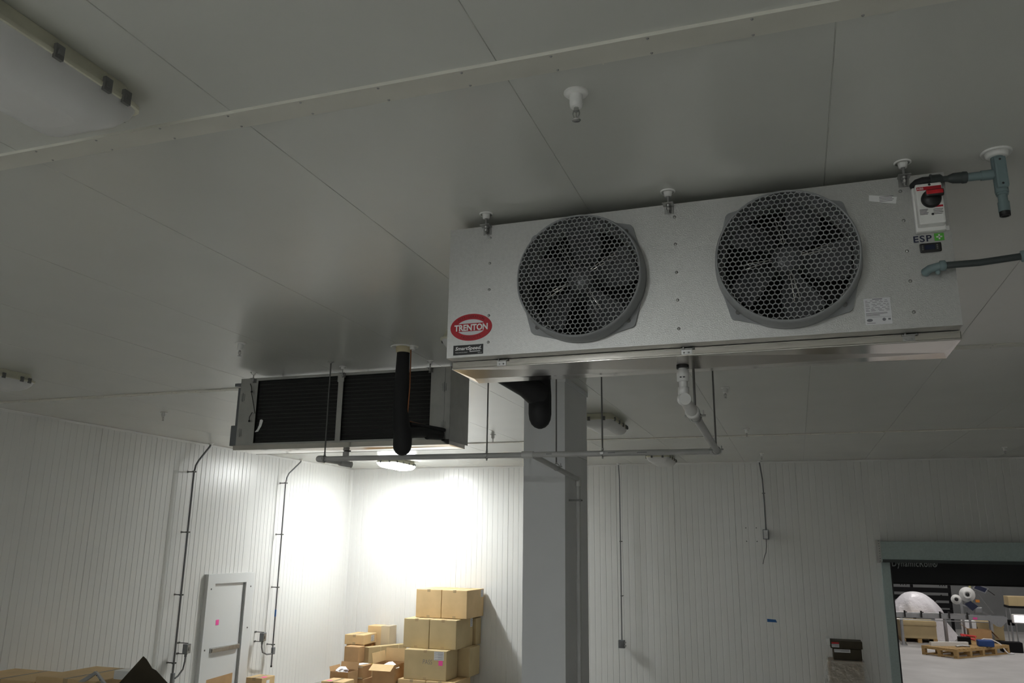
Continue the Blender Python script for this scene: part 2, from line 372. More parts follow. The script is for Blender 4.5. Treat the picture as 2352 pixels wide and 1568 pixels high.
# ------------------------------------------------------------------ light fixtures
def fixture(label, loc, lit=None, group='vapour-tight ceiling lights'):
    t = thing('light_fixture', label, 'ceiling light', loc, group)
    x, y, z = loc; W, L = 0.42, 1.04
    hs = MB()      # tapered tub; z of loc is the lowest point
    def ringp(w_, l_, zz, r=0.05):
        o = []
        for sx, sy, a0 in ((1, 1, 0), (-1, 1, 90), (-1, -1, 180), (1, -1, 270)):
            for k in range(4):
                a = math.radians(a0 + k * 30); o.append(Vector((x + sx * (w_ / 2 - r) + r * math.cos(a), y + sy * (l_ / 2 - r) + r * math.sin(a), zz)))
        return o
    def loft(mb, rings, capb=True, capt=True):
        n = 16; base = [q for r in rings for q in r]
        mb.add(base, [(k * n + i, k * n + (i + 1) % n, (k + 1) * n + (i + 1) % n, (k + 1) * n + i) for k in range(len(rings) - 1) for i in range(n)], True)
        if capb: mb.add(rings[0], [tuple(range(15, -1, -1))])
        if capt: mb.add(rings[-1], [tuple(range(16))])
    T = z + 0.185
    loft(hs, [ringp(W + 0.02, L + 0.02, z + 0.100), ringp(W + 0.02, L + 0.02, z + 0.116), ringp(W - 0.01, L - 0.01, z + 0.122), ringp(W - 0.05, L - 0.06, T - 0.001)])
    hs.build('housing', 'cream', t)
    df = MB(); loft(df, [ringp(W - 0.24, L - 0.30, z), ringp(W - 0.14, L - 0.17, z + 0.010), ringp(W - 0.07, L - 0.08, z + 0.032), ringp(W - 0.02, L - 0.02, z + 0.068), ringp(W, L, z + 0.0999)], True, False)
    df.build('diffuser', lit or 'diffuser', t)
    def clip(cx_, cy_, sx, sy):
        c = MB(); zc = z + 0.108
        if sx: c.box(cx_ - sx * 0.004, cx_ + sx * 0.010, cy_ - 0.017, cy_ + 0.017, zc - 0.022, zc + 0.030).box(cx_ - sx * 0.004, cx_ + sx * 0.016, cy_ - 0.010, cy_ + 0.010, zc - 0.008, zc + 0.012)
        else: c.box(cx_ - 0.017, cx_ + 0.017, cy_ - sy * 0.004, cy_ + sy * 0.010, zc - 0.022, zc + 0.030).box(cx_ - 0.010, cx_ + 0.010, cy_ - sy * 0.004, cy_ + sy * 0.016, zc - 0.008, zc + 0.012)
        c.build('clip', 'clip', t)
    for sx in (1, -1):
        for cy_ in (-0.42, -0.13, 0.13, 0.34, 0.43): clip(x + sx * (W / 2 + 0.010), y + cy_, sx, 0)
    for sy in (1, -1):
        for cx_ in (-0.1, 0.1): clip(x + cx_, y + sy * (L / 2 + 0.010), 0, sy)
    MB().lathe((x, y - L / 2 + 0.04, z + 0.150), [(0.022, 0), (0.022, 0.012), (0, 0.014)], 12, (0, -1, 0)).build('cable_gland', 'black', t)
    return t
ZF = CE - 0.185
F0 = fixture('large unlit ceiling light with cream housing and grey clips, nearest to the camera', (-2.47, 1.66, ZF))
clone(F0, 'unlit ceiling light mostly hidden behind the left end of the near evaporator', (-2.38, 6.27, ZF), 0, F0['group'])
clone(F0, 'unlit ceiling light just right of the grey column, between drain pipe and hanger rod', (-2.36, 10.80, ZF), 0, F0['group'])
clone(F0, 'unlit ceiling light seen just below the horizontal drain pipe near the back wall', (-2.33, 15.62, ZF), 0, F0['group'])
clone(F0, 'unlit ceiling light cut off by the left edge of the photo', (-7.72, 5.83, ZF), 0, F0['group'])
fixture('glowing ceiling light below the far evaporator, the only one lit', (-7.86, 15.48, ZF), 'lit')
fixture('lit ceiling light behind the camera', (-2.40, -3.10, ZF), 'lit2')

# ------------------------------------------------------------------ sprinklers
def sprinkler(label, x, y, k=1.0):
    t = thing('sprinkler', label, 'sprinkler', (x, y, CE - 0.125), 'ceiling sprinkler heads')
    MB().lathe((x, y, CE), [(0.047, 0), (0.047, -0.004), (0.042, -0.009), (0.024, -0.011)], 28).build('escutcheon_plate', 'white', t)
    MB().lathe((x, y, CE), [(0.024, -0.008), (0.025, -0.045), (0.023, -0.060), (0.016, -0.064), (0, -0.064)], 20).build('sleeve', 'white', t)
    hd = MB().cyl((x, y, CE - 0.06), (x, y, CE - 0.078), 0.010, n=8)
    for s in (-1, 1): hd.tube([(x + s * 0.010, y, CE - 0.074), (x + s * 0.013, y, CE - 0.088), (x + s * 0.008, y, CE - 0.103), (x, y, CE - 0.112)], 0.0028, 6)
    hd.cyl((x, y, CE - 0.078), (x, y, CE - 0.108), 0.0022, n=6)
    hd.build('frame', 'glass_head', t)
    MB().lathe((x, y, CE), [(0, -0.112), (0.017, -0.114), (0.017, -0.116), (0, -0.117)], 14).build('deflector', 'glass_head', t); return t
S0 = sprinkler('white sprinkler head closest to the camera, above and between the two fans', -0.678, 2.68)
for l, x, y in (('sprinkler head left of the far evaporator, in front of its coil', -4.47, 5.72), ('sprinkler head over the left wall, left of the wall conduit', -8.0, 8.78),
                ('sprinkler head seen through the gap between far evaporator and grey column', -4.43, 12.0), ('sprinkler head right of the hanger rod at the pipe corner', -0.62, 8.9),
                ('sprinkler head above the ceiling strip nearest the back wall', -0.58, 12.25), ('small sprinkler head right at the back wall above the short conduit', -0.50, 15.6),
                ('sprinkler head at the far right edge above the roll-up door', 3.40, 15.5)):
    clone(S0, l, (x, y, CE - 0.125), 0, S0['group'])

# ------------------------------------------------------------------ evaporators (local frame: fan side y=0, back y=0.45)
def evaporator(label, front_things):
    t = thing('evaporator', label, 'evaporator', (0, 0, 0)); t.location = (0, 0, 0)
    HX, HZ, D = 1.172, 0.695, 0.45; th = 0.003
    FX = (-0.459, 0.497); FZ = 0.349; RH = 0.285
    # fan panel with two round openings
    p = MB(); N = 64
    tiles = [(-HX, FX[0] - 0.30, None), (FX[0] - 0.30, FX[0] + 0.30, FX[0]), (FX[0] + 0.30, FX[1] - 0.30, None), (FX[1] - 0.30, FX[1] + 0.30, FX[1]), (FX[1] + 0.30, HX, None)]
    for x0, x1, fc in tiles:
        if fc is None: p.quad((x0, 0, 0), (x1, 0, 0), (x1, 0, HZ), (x0, 0, HZ)); p.quad((x0, th, HZ), (x1, th, HZ), (x1, th, 0), (x0, th, 0))
        else:
            ci, sq, ci2 = [], [], []
            for i in range(N):
                a = 2 * math.pi * i / N; c, s_ = math.cos(a), math.sin(a)
                ci.append(Vector((fc + RH * c, 0, FZ + RH * s_))); ci2.append(Vector((fc + (RH - 0.01) * c, 0.05, FZ + (RH - 0.01) * s_)))
                kx = (x1 - fc) / abs(c) if abs(c) > 1e-6 else 1e9; kz = (HZ - FZ if s_ > 0 else FZ) / abs(s_) if abs(s_) > 1e-6 else 1e9
                k = min(kx, kz); sq.append(Vector((fc + k * c, 0, FZ + k * s_)))
            p.add(ci + sq + ci2, [(i, N + i, N + (i + 1) % N, (i + 1) % N) for i in range(N)] + [(2 * N + i, i, (i + 1) % N, 2 * N + (i + 1) % N) for i in range(N)])
            for cxx, czz in ((x0, 0), (x1, 0), (x1, HZ), (x0, HZ)):      # fill the corner slivers
                best = sorted(range(N), key=lambda i: (sq[i] - Vector((cxx, 0, czz))).length)[:2]
                p.add([Vector((cxx, 0, czz)), sq[best[0]], sq[best[1]]], [(0, 1, 2)])
    p.build('fan_panel', 'stucco', t)
    c = MB()
    c.box(-HX, HX, 0.0005, D, HZ - th, HZ).box(-HX, -HX + th, 0.0005, D, 0, HZ - th).box(HX - th, HX, 0.0005, D, 0, HZ - th)
    c.box(-HX + th, HX - th, 0.0008, D, 0, th)
    c.box(-HX + th, -0.965, D - th, D, th, HZ - th).box(0.965, HX - th, D - th, D, th, HZ - th)          # rear end panels
    c.box(-0.965, 0.965, D - 0.012, D, HZ - 0.028, HZ - th).box(-0.965, 0.965, D - 0.02, D, th, 0.03)
    c.build('casing', 'alu', t)
    MB().box(-0.028, 0.028, D - 0.002, D + 0.006, 0.02, HZ - 0.003).box(-0.036, 0.036, D + 0.004, D + 0.010, HZ - 0.09, HZ + 0.002).build('centre_bracket', 'alu', t)
    MB().box(-1.112, -1.108, D - 0.001, D + 0.0035, 0.02, HZ - 0.01).box(-HX, -HX + 0.006, D - 0.001, D + 0.004, 0.0, HZ).build('access_door_seam', 'steel', t)
    for hx in (-1.105, 1.135):
        for hz in (0.14, 0.50):
            hg = MB().box(hx - 0.022, hx + 0.022, D + 0.0005, D + 0.004, hz - 0.035, hz + 0.035).cyl((hx, D + 0.006, hz - 0.045), (hx, D + 0.006, hz + 0.045), 0.004, n=8)
            hg.build('hinge', 'steel', t)
    # coil
    coil = MB().box(-0.965, 0.965, 0.20, D - 0.03, 0.03, HZ - 0.03).build('coil', 'fins', t)
    rows = MB(); k = 0
    while 0.05 + k * 0.0385 < HZ - 0.05:
        z = 0.05 + k * 0.0385; rows.cyl((-0.963, D - 0.03, z), (0.963, D - 0.03, z), 0.005, n=6); k += 1
    rows.build('tube_rows', 'tube', coil)
    # drain pan
    pn = MB(); y0, y1, zb, zt = 0.09, 0.475, -0.040, -0.004; x0, x1 = -1.178, 1.178; tt = 0.002
    pn.box(x0, x1, y0, y0 + tt, zb, zt).box(x0, x1, y1 - tt, y1, zb, zt + 0.012).box(x0, x0 + tt, y0, y1, zb, zt).box(x1 - tt, x1, y0, y1, zb, zt)
    zv = zb - 0.014    # shallow V towards the middle
    ym = (y0 + y1) / 2 + 0.05
    pn.quad((x0, y0, zb), (0, y0 + 0.004, zb), (0, ym, zv), (x0 + 0.03, ym, zb - 0.003)); pn.quad((0, y0 + 0.004, zb), (x1, y0, zb), (x1 - 0.03, ym, zb - 0.003), (0, ym, zv))
    pn.quad((x0 + 0.03, ym, zb - 0.003), (0, ym, zv), (0, y1, zb), (x0, y1, zb)); pn.quad((0, ym, zv), (x1 - 0.03, ym, zb - 0.003), (x1, y1, zb), (0, y1, zb))
    pn.add([(x0, y0, zb), (x0 + 0.03, ym, zb - 0.003), (x0, y1, zb)], [(0, 1, 2)]); pn.add([(x1, y0, zb), (x1 - 0.03, ym, zb - 0.003), (x1, y1, zb)], [(0, 2, 1)])
    pn.cyl((x0, y0, zb + 0.002), (x1, y0, zb + 0.002), 0.0042, n=10).cyl((x0, y0, zt), (x1, y0, zt), 0.0015, n=6)
    pn.build('drain_pan', 'stainless', t)
    MB().cyl((-0.023, 0.285, zv + 0.006), (-0.023, 0.285, zv - 0.005), 0.031, n=24).build('drain_outlet', 'blacksoft', t)
    for lx in (-0.907, 0.02, 0.973):       # pan hinges
        l = MB().box(lx - 0.022, lx + 0.026, y0 - 0.003, y0 - 0.0001, -0.036, -0.010)
        for q in (-0.010, 0.012): l.lathe((lx + q, y0 - 0.003, -0.026), [(0.0045, 0), (0.003, 0.003), (0, 0.0035)], 8, (0, -1, 0))
        l.cyl((lx - 0.026, y0 - 0.006, -0.008), (lx + 0.03, y0 - 0.006, -0.008), 0.0035, n=8).cyl((lx - 0.012, y0 - 0.008, -0.012), (lx - 0.012, y0 - 0.008, 0.006), 0.006, n=8)
        l.lathe((lx + 0.034, y0 - 0.006, -0.007), [(0.007, -0.004), (0.007, 0.004), (0, 0.005)], 6)
        l.build('pan_hinge', 'steel', t)
    # rivets
    rv = None
    for rx in (-0.947, 0.0, 0.993):
        for rz in (0.627, 0.488, 0.346, 0.209, 0.070):
            if rv is None:
                rv = MB().lathe((0, 0, 0), [(0.0075, 0), (0.0065, 0.003), (0.0035, 0.0052), (0, 0.0055)], 12, (0, -1, 0)).build('rivet', 'steel', t)
                r_ = rv
            else: r_ = rv.copy(); COL.objects.link(r_); ORG[r_.name] = Vector((0, 0, 0))
            r_.location = (rx, 0, rz)
    # ceiling hangers on the fan side and on the coil side
    for hx, nm in ((-0.962, 0), (-0.024, 0), (1.01, 0)):
        for sy, yf in ((-1, 0.0), (1, D)):
            hg = thing_part = MB(); yc = yf + sy * 0.026; top = CE - 0.908
            hg.lathe((hx, yc, top), [(0.036, 0), (0.036, -0.004), (0.031, -0.008), (0.030, -0.004)], 24)
            hg.lathe((hx, yc, top), [(0.021, -0.002), (0.017, -0.026), (0.008, -0.027)], 16)
            hgo = hg.build('ceiling_boss', 'white', t); hgo['label'] = 'round white ceiling fixing'
            bk = MB().box(hx - 0.026, hx + 0.026, yf + sy * 0.004, yf + sy * 0.05, HZ - 0.012, HZ - 0.008)
            bk.box(hx - 0.022, hx + 0.022, yf + sy * 0.0005, yf + sy * 0.004, HZ - 0.05, HZ - 0.008)
            bk.cyl((hx, yc, top - 0.02), (hx, yc, HZ - 0.055), 0.0055, n=8).lathe((hx, yc, HZ - 0.018), [(0.012, 0.006), (0.012, -0.004), (0, -0.005)], 6).lathe((hx, yc, HZ - 0.034), [(0.011, 0.005), (0.011, -0.005), (0, -0.006)], 6)
            bk.build('hanger_bracket', 'steel', t)
    # fans
    def fan():
        f = MB()
        # square flange with rounded corners
        hq, r = 0.262, 0.03; poly = []
        for sx, sz, a0 in ((1, 1, 0), (-1, 1, 90), (-1, -1, 180), (1, -1, 270)):
            for k in range(5):
                a = math.radians(a0 + k * 22.5); poly.append(Vector((sx * (hq - r) + r * math.cos(a), -0.014, sz * (hq - r) + r * math.sin(a))))
        inner = []
        for q in poly:
            d = Vector((q.x, 0, q.z)).normalized() * 0.300; inner.append(Vector((d.x, -0.014, d.z)))
        # only the corner ears show outside the ring
        for c0 in range(4):
            ids = [c0 * 5 + k for k in range(5)]
            a1 = math.radians(c0 * 90 + 45)
            e1 = Vector((0.315 * math.cos(a1 - 0.62), -0.014, 0.315 * math.sin(a1 - 0.62))); e2 = Vector((0.315 * math.cos(a1 + 0.62), -0.014, 0.315 * math.sin(a1 + 0.62)))
            arc = [Vector((0.296 * math.cos(a1 + 0.62 - 1.24 * k / 6), -0.014, 0.296 * math.sin(a1 + 0.62 - 1.24 * k / 6))) for k in range(7)]
            f.prism([e1] + [poly[i] for i in ids] + [e2] + arc, (0, 0.0136, 0))
        f.lathe((0, 0, 0), [(0.288, 0.0), (0.318, 0.0), (0.316, 0.03), (0.311, 0.085), (0.306, 0.1), (0.299, 0.1), (0.300, 0.085), (0.292, 0.02), (0.286, -0.0)], 72, (0, -1, 0))
        fo = f.build('fan_housing', 'ring', t)
        for sx in (-1, 1):
            for sz in (-1, 1):
                MB().lathe((sx * 0.226, -0.014, sz * 0.226), [(0.011, 0), (0.011, 0.004), (0.006, 0.006), (0, 0.006)], 8, (0, -1, 0)).build('bolt', 'clip', fo)
        g = MB(); a = 0.0245; hw = 0.0015; R = 0.300; rr = a / math.sqrt(3); seen = set()
        for i in range(-16, 17):
            for j in range(-16, 17):
                cxh = a * (i + j * 0.5); czh = a * j * math.sqrt(3) / 2
                if math.hypot(cxh, czh) > R + a: continue
                vv = [Vector((cxh + rr * math.cos(math.radians(30 + 60 * k)), 0, czh + rr * math.sin(math.radians(30 + 60 * k)))) for k in range(6)]
                for k in range(6):
                    p0, p1 = vv[k], vv[(k + 1) % 6]; m = (p0 + p1) / 2; key = (round(m.x, 4), round(m.z, 4))
                    if key in seen: continue
                    seen.add(key)
                    if p0.length > R and p1.length > R: continue
                    if p0.length > R: p0, p1 = p1, p0
                    if p1.length > R:
                        lo, hi = 0.0, 1.0
                        for _ in range(12):
                            md = (lo + hi) / 2
                            if p0.lerp(p1, md).length > R: hi = md
                            else: lo = md
                        p1 = p0.lerp(p1, lo)
                    d = (p1 - p0)
                    if d.length < 0.001: continue
                    nrm = Vector((-d.z, 0, d.x)).normalized() * hw
                    vs = []
                    for yy in (-0.099, -0.091):
                        for q, s_ in ((p0, 1), (p1, 1), (p1, -1), (p0, -1)): vs.append(Vector((q.x, yy, q.z)) + nrm * s_)
                    g.add(vs, [(0, 1, 2, 3), (4, 7, 6, 5), (0, 4, 5, 1), (2, 6, 7, 3)])
        g.build('grille', 'grille', fo)
        MB().lathe((0, 0.10, 0), [(0.0, 0.15), (0.03, 0.149), (0.062, 0.142), (0.068, 0.13), (0.068, 0.03), (0.06, 0.0), (0, 0)], 28, (0, -1, 0)).build('motor_hub', 'blade', fo)
        for k in range(5):
            a0 = math.radians(72 * k + 8); b = MB(); vs = []; nr, na = 7, 7
            for i in range(nr):
                r_ = 0.055 + (0.272 - 0.055) * i / (nr - 1); wd = math.radians(26 + 8 * math.sin(math.pi * i / (nr - 1)) + 6 * (1 - i / (nr - 1)))
                sweep = math.radians(10) * (i / (nr - 1)) ** 1.5
                for j in range(na):
                    u_ = j / (na - 1) - 0.5; an = a0 + sweep + u_ * wd * 1.25
                    yy = 0.0 - u_ * (0.085 + 0.02 * (1 - i / (nr - 1))) + 0.02 * u_ * u_
                    vs.append(Vector((r_ * math.cos(an), yy, r_ * math.sin(an))))
            fs = [(i * na + j, i * na + j + 1, (i + 1) * na + j + 1, (i + 1) * na + j) for i in range(nr - 1) for j in range(na - 1)]
            b.add(vs, fs, True); b.add([v_ + Vector((0, 0.003, 0)) for v_ in vs], [tuple(reversed(q)) for q in fs], True)
            b.build('fan_blade', 'blade', fo)
        w_ = MB()
        for k in range(4):
            for da in (-0.06, 0.06):
                a = math.radians(90 * k + 28) + da
                w_.tube([(0.066 * math.cos(a), -0.056, 0.066 * math.sin(a)), (0.16 * math.cos(a), -0.066, 0.16 * math.sin(a)), (0.205 * math.cos(a), -0.05, 0.205 * math.sin(a))], 0.0022, 6)
        w_.build('support_wire', 'chrome', fo)
        return fo
    f1 = fan(); f1.location = (FX[0], 0, FZ)
    f2 = f1.copy(); COL.objects.link(f2); f2.location = (FX[1], 0, FZ)
    for chd in children(f1):
        q = chd.copy(); COL.objects.link(q); q.parent = f2
        if chd.name.startswith('fan_blade') or chd.name.startswith('support'): q.rotation_euler = (0, math.radians(19), 0)
    if not front_things: return t
    X, Z = (1, 0, 0), (0, 0, 1)
    def LX(xw): return xw + 0.453
    def LZ(zw): return zw - 0.908
    # round maker's badge
    def ell(cx_, cz_, a, b, y, tilt=0.0, n=48): return [Vector((cx_ + a * math.cos(2 * math.pi * k / n), y, cz_ + b * math.sin(2 * math.pi * k / n))) for k in range(n)]
    bx, bz = LX(-1.494), LZ(1.062)
    badge = MB().prism(ell(bx, bz, 0.1135, 0.0705, -0.0022), (0, 0.002, 0)).build('oval_badge', 'redp', t); badge['label'] = 'red oval badge with white lettering TRENTON'
    for s_ in (1, -1):
        seg = [Vector((bx + 0.080 * math.cos(a), -0.0027, bz + s_ * 0.0415 * math.sin(a))) for a in [math.radians(30 + 120 * k / 20) for k in range(21)]]
        MB().prism(seg, (0, 0.0006, 0)).build('badge_field', 'silver', badge)
    MB().text('TRENTON', (bx, -0.0030, bz - 0.001), X, Z, size=0.034, width=0.182, bold=0.035).build('badge_lettering', 'paper', badge)
    arc = MB()
    for word, sgn in (('REFRIGERATION', 1), ('PRODUCTS', -1)):
        n = len(word); span = 86 if sgn == 1 else 62
        for k, chh in enumerate(word):
            fr_ = k / (n - 1) - 0.5; a = math.radians(90 - sgn * fr_ * span * 1.0) if sgn == 1 else math.radians(270 + fr_ * span)
            px, pz = bx + 0.097 * math.cos(a), bz + 0.0555 * math.sin(a)
            tx = Vector((-0.097 * math.sin(a), 0, 0.0555 * math.cos(a))) * (-1 if sgn == 1 else 1); tx.normalize()
            arc.text(chh, (px, -0.0027, pz), tx, Vector((-tx.z, 0, tx.x)), size=0.0125)
    arc.build('badge_small_lettering', 'darkprint', badge)
    # small black technology label
    sx0, sx1, sz0, sz1 = LX(-1.588), LX(-1.426), LZ(0.920), LZ(0.971)
    lb = MB().box(sx0, sx1, -0.0018, -0.0002, sz0, sz1).build('name_label', 'black', t); lb['label'] = 'small black label with white lettering SmartSpeed'
    tx = MB().text('SmartSpeed.', ((sx0 + sx1) / 2, -0.0018, sz0 + 0.031), X, Z, size=0.024, width=0.142, shear=0.25, bold=0.02)
    tx.text('TECHNOLOGY', (sx0 + 0.045, -0.0018, sz0 + 0.0125), X, Z, size=0.0045, width=0.068).box(sx0 + 0.090, sx1 - 0.016, -0.0025, -0.0018, sz0 + 0.0145, sz0 + 0.0175).text('TRENTON', (sx1 - 0.018, -0.0018, sz0 + 0.007), X, Z, size=0.004, width=0.022)
    tx.build('label_lettering', 'paper', lb)
    # warranty sticker (square code left out), data plate, blank tag
    w1 = MB().prism([(LX(0.409), -0.0015, LZ(1.505)), (LX(0.517), -0.0015, LZ(1.479)), (LX(0.523), -0.0015, LZ(1.510)), (LX(0.411), -0.0015, LZ(1.533))][::-1], (0, 0.0012, 0)).build('small_sticker', 'paper', t)
    ln = MB()
    for k in range(4):
        zz = LZ(1.516) - k * 0.007; xa = LX(0.452)
        ln.box(xa, xa + 0.058 - 0.006 * (k % 2), -0.0021, -0.0015, zz, zz + 0.0022)
    ln.build('sticker_text', 'grey_ink', w1)
    dp = MB().box(LX(0.347), LX(0.453), -0.0016, -0.0002, LZ(0.934), LZ(1.052)).build('data_plate', 'silver', t)
    ln = MB(); random.seed(3); x0_, x1_ = LX(0.347), LX(0.453)
    ln.box(x0_ + 0.035, x0_ + 0.075, -0.0022, -0.0016, LZ(1.046), LZ(1.049))
    for k, zz in enumerate((1.040, 1.033, 1.024, 1.017, 1.008, 1.001, 0.995)):
        x = x0_ + 0.006
        while x < x1_ - 0.012:
            l_ = random.uniform(0.006, 0.02); ln.box(x, min(x + l_, x1_ - 0.006), -0.0022, -0.0016, LZ(zz), LZ(zz) + 0.0018); x += l_ + random.uniform(0.004, 0.014)
    for zz in (0.985, 0.981, 0.977, 0.973): ln.box(x0_ + 0.005, x0_ + 0.06 + (0.03 if zz > 0.978 else 0), -0.0022, -0.0016, LZ(zz), LZ(zz) + 0.0016)
    ln.box(x0_ + 0.004, x1_ - 0.004, -0.0022, -0.0016, LZ(0.9665), LZ(0.9672))
    ln.prism(ell(x0_ + 0.018, LZ(0.954), 0.012, 0.0065, -0.0022, n=20), (0, 0.0006, 0)).prism(ell(x0_ + 0.075, LZ(0.955), 0.007, 0.007, -0.0022, n=14), (0, 0.0006, 0))
    ln.box(x0_ + 0.091, x0_ + 0.101, -0.0022, -0.0016, LZ(0.952), LZ(0.959)).box(x0_ + 0.006, x0_ + 0.04, -0.0022, -0.0016, LZ(0.940), LZ(0.942))
    ln.build('plate_text', 'grey_ink', dp)
    MB().box(LX(0.664), LX(0.714), -0.0012, -0.0002, LZ(1.332), LZ(1.352)).build('blank_sticker', 'paper', t)
    # disconnect switch
    sx, sz = LX(0.640), LZ(1.450)
    sw = MB().rbox(sx - 0.052, sx + 0.052, -0.075, -0.0005, sz - 0.108, sz + 0.078, 0.008).rbox(sx - 0.060, sx + 0.058, -0.030, -0.0003, sz - 0.125, sz + 0.082, 0.006).build('disconnect_switch', 'white', t)
    sw['label'] = 'white switch box with red and black rotary knob'
    MB().box(sx - 0.048, sx + 0.048, -0.0765, -0.075, sz + 0.046, sz + 0.062).box(sx + 0.006, sx + 0.047, -0.0765, -0.075, sz - 0.036, sz - 0.028).build('red_stripe', 'redp', sw)
    MB().text('ABB', (sx - 0.034, -0.0765, sz + 0.054), X, Z, size=0.010).build('stripe_lettering', 'paper', sw)
    kn = MB().lathe((sx + 0.004, -0.075, sz + 0.002), [(0.040, 0), (0.039, 0.014), (0.034, 0.022), (0, 0.024)], 28, (0, -1, 0))
    kn.rbox(sx - 0.02, sx + 0.052, -0.115, -0.092, sz + 0.002, sz + 0.034, 0.010); kn.build('rotary_knob', 'black', sw)
    MB().rbox(sx - 0.018, sx + 0.047, -0.1185, -0.112, sz + 0.010, sz + 0.028, 0.003).build('knob_grip', 'red', sw)
    ln = MB()
    for k in range(5): ln.box(sx - 0.045, sx - 0.012 - 0.003 * (k % 3), -0.0762, -0.075, sz - 0.043 - k * 0.0055, sz - 0.0412 - k * 0.0055)
    for k in range(4): ln.box(sx + 0.008, sx + 0.045 - 0.004 * (k % 2), -0.0762, -0.075, sz - 0.046 - k * 0.007, sz - 0.0442 - k * 0.007)
    for q in ((sx + 0.004, sz + 0.070), (sx + 0.004, sz - 0.066)): ln.lathe((q[0], -0.075, q[1]), [(0.0055, 0), (0.005, 0.001), (0, 0.0012)], 10, (0, -1, 0))
    ln.build('switch_text', 'ink', sw)
    # controller name and display
    MB().text('ESP', (LX(0.606), -0.0003, LZ(1.303)), X, Z, size=0.030, width=0.072, bold=0.02, space=1.15, ext=0.001).build('controller_lettering', 'navy', t)
    gp = MB().rbox(LX(0.652), LX(0.690), -0.0022, -0.0002, LZ(1.288), LZ(1.322), 0.0009).build('green_plus_mark', 'green', t)
    MB().box(LX(0.6595), LX(0.6825), -0.0034, -0.0023, LZ(1.302), LZ(1.308)).box(LX(0.668), LX(0.674), -0.0034, -0.0023, LZ(1.2935), LZ(1.3165)).build('plus_sign', 'paper', gp)
    cd = MB().rbox(LX(0.590), LX(0.674), -0.014, -0.0003, LZ(1.238), LZ(1.278), 0.005).build('controller_display', 'black', t)
    MB().box(LX(0.608), LX(0.648), -0.0155, -0.0141, LZ(1.247), LZ(1.268)).build('display_screen', 'screen', cd)
    ln = MB()
    for k in range(3): ln.box(LX(0.597), LX(0.603), -0.0152, -0.0141, LZ(1.247) + k * 0.008, LZ(1.252) + k * 0.008).box(LX(0.654), LX(0.660), -0.0152, -0.0141, LZ(1.247) + k * 0.008, LZ(1.252) + k * 0.008)
    ln.build('display_buttons', 'clip', cd)
    return t
ev1 = evaporator('large near evaporator with two honeycomb-guarded fans facing the camera', True)
ev1.location = (-0.453, 3.70, 0.908 + H)
ev2 = evaporator('far evaporator showing its dark coil side, left of the grey column', False)
ev2.location = (-4.125, 7.30, 0.908 + H); ev2.rotation_euler = (0, 0, math.pi)

# loose sensor wire and paper tag on the far coil
wt = tag(MB().tube([(-5.175, 6.836, 1.545), (-5.150, 6.830, 1.50), (-5.145, 6.832, 1.44), (-5.11, 6.83, 1.33), (-5.085, 6.832, 1.235), (-5.12, 6.832, 1.245), (-5.145, 6.83, 1.20), (-5.143, 6.83, 1.165)], 0.004, 6)
         .ball((-5.143, 6.83, 1.16), 0.011).ball((-5.147, 6.832, 1.46), 0.011).build('sensor_wire', 'black'), 'thin black sensor wire hanging on the left panel of the far evaporator', 'wire')
tag(MB().prism([(-5.005, 6.815, 1.165), (-4.98, 6.81, 1.168), (-4.965, 6.81, 1.155), (-4.975, 6.805, 1.10), (-5.005, 6.80, 1.045), (-5.045, 6.80, 1.04), (-5.02, 6.805, 1.07), (-5.008, 6.81, 1.11)], (0, 0.002, 0)).build('paper_tag', 'paper'),
    'curled white paper tag on the coil of the far evaporator', 'tag')
# junction box on the left end of the far evaporator
jb = tag(MB().rbox(-5.452, -5.300, 6.95, 7.12, 0.93, 1.14, 0.006).box(-5.425, -5.300, 6.98, 7.05, 0.90, 1.54).box(-5.41, -5.300, 6.90, 6.93, 1.54, 1.57).build('side_switch_box', 'boxgrey'), 'grey switch box on the left end of the far evaporator', 'switch box')

# ------------------------------------------------------------------ insulated refrigerant pipes
def plate(mb, x, y, r=0.05, hole=0.03):
    return mb.lathe((x, y, CE), [(r, 0), (r, -0.004), (r * 0.93, -0.010), (r * 0.86, -0.004), (hole * 1.2, -0.004)], 28)
def suction(label, x, y, off, rb, zb):
    t = thing('insulated_pipe', label, 'insulated pipe', (x, y, 0.70), 'insulated suction pipes')
    pl = MB(); plate(pl, x - 0.01, y, 0.105, 0.05); plate(pl, x + 0.08, y + 0.01, 0.055, 0.02)
    pl.lathe((x + 0.08, y + 0.01, CE), [(0.03, -0.002), (0.026, -0.03), (0.012, -0.03)], 16).build('ceiling_plate', 'white', t)
    MB().lathe((x, y, CE), [(0.066, -0.003), (0.068, -0.03), (0.064, -0.05), (0.05, -0.06)], 20).build('sealant_collar', 'urethane', t)
    MB().tube([(x, y, CE - 0.03), (x - 0.002, y, 1.35), (x - 0.004, y, 1.10), (x + off * 0.5, y, 0.95), (x + off, y, 0.88), (x + off, y, zb + 0.09), (x + off, y, zb + 0.055), (x + off, y, zb + 0.027), (x + off, y, zb + 0.009), (x + off, y, zb)],
              [0.055, 0.063, 0.066, rb * 0.95, rb, rb, rb * 0.93, rb * 0.75, rb * 0.48, 0.012], 26).build('foam_insulation', 'foam', t)
    return t
s1 = suction('black foam insulated pipe dropping in front of the far evaporator coil', -3.152, 6.235, 0.030, 0.080, 0.708)
MB().tube([(-3.085, 6.245, 0.90), (-3.075, 6.40, 0.93), (-3.06, 6.60, 0.955), (-3.045, 6.78, 0.965), (-3.045, 6.835, 0.965)], [0.05, 0.05, 0.047, 0.045, 0.045], 16).build('foam_branch', 'foam', s1)
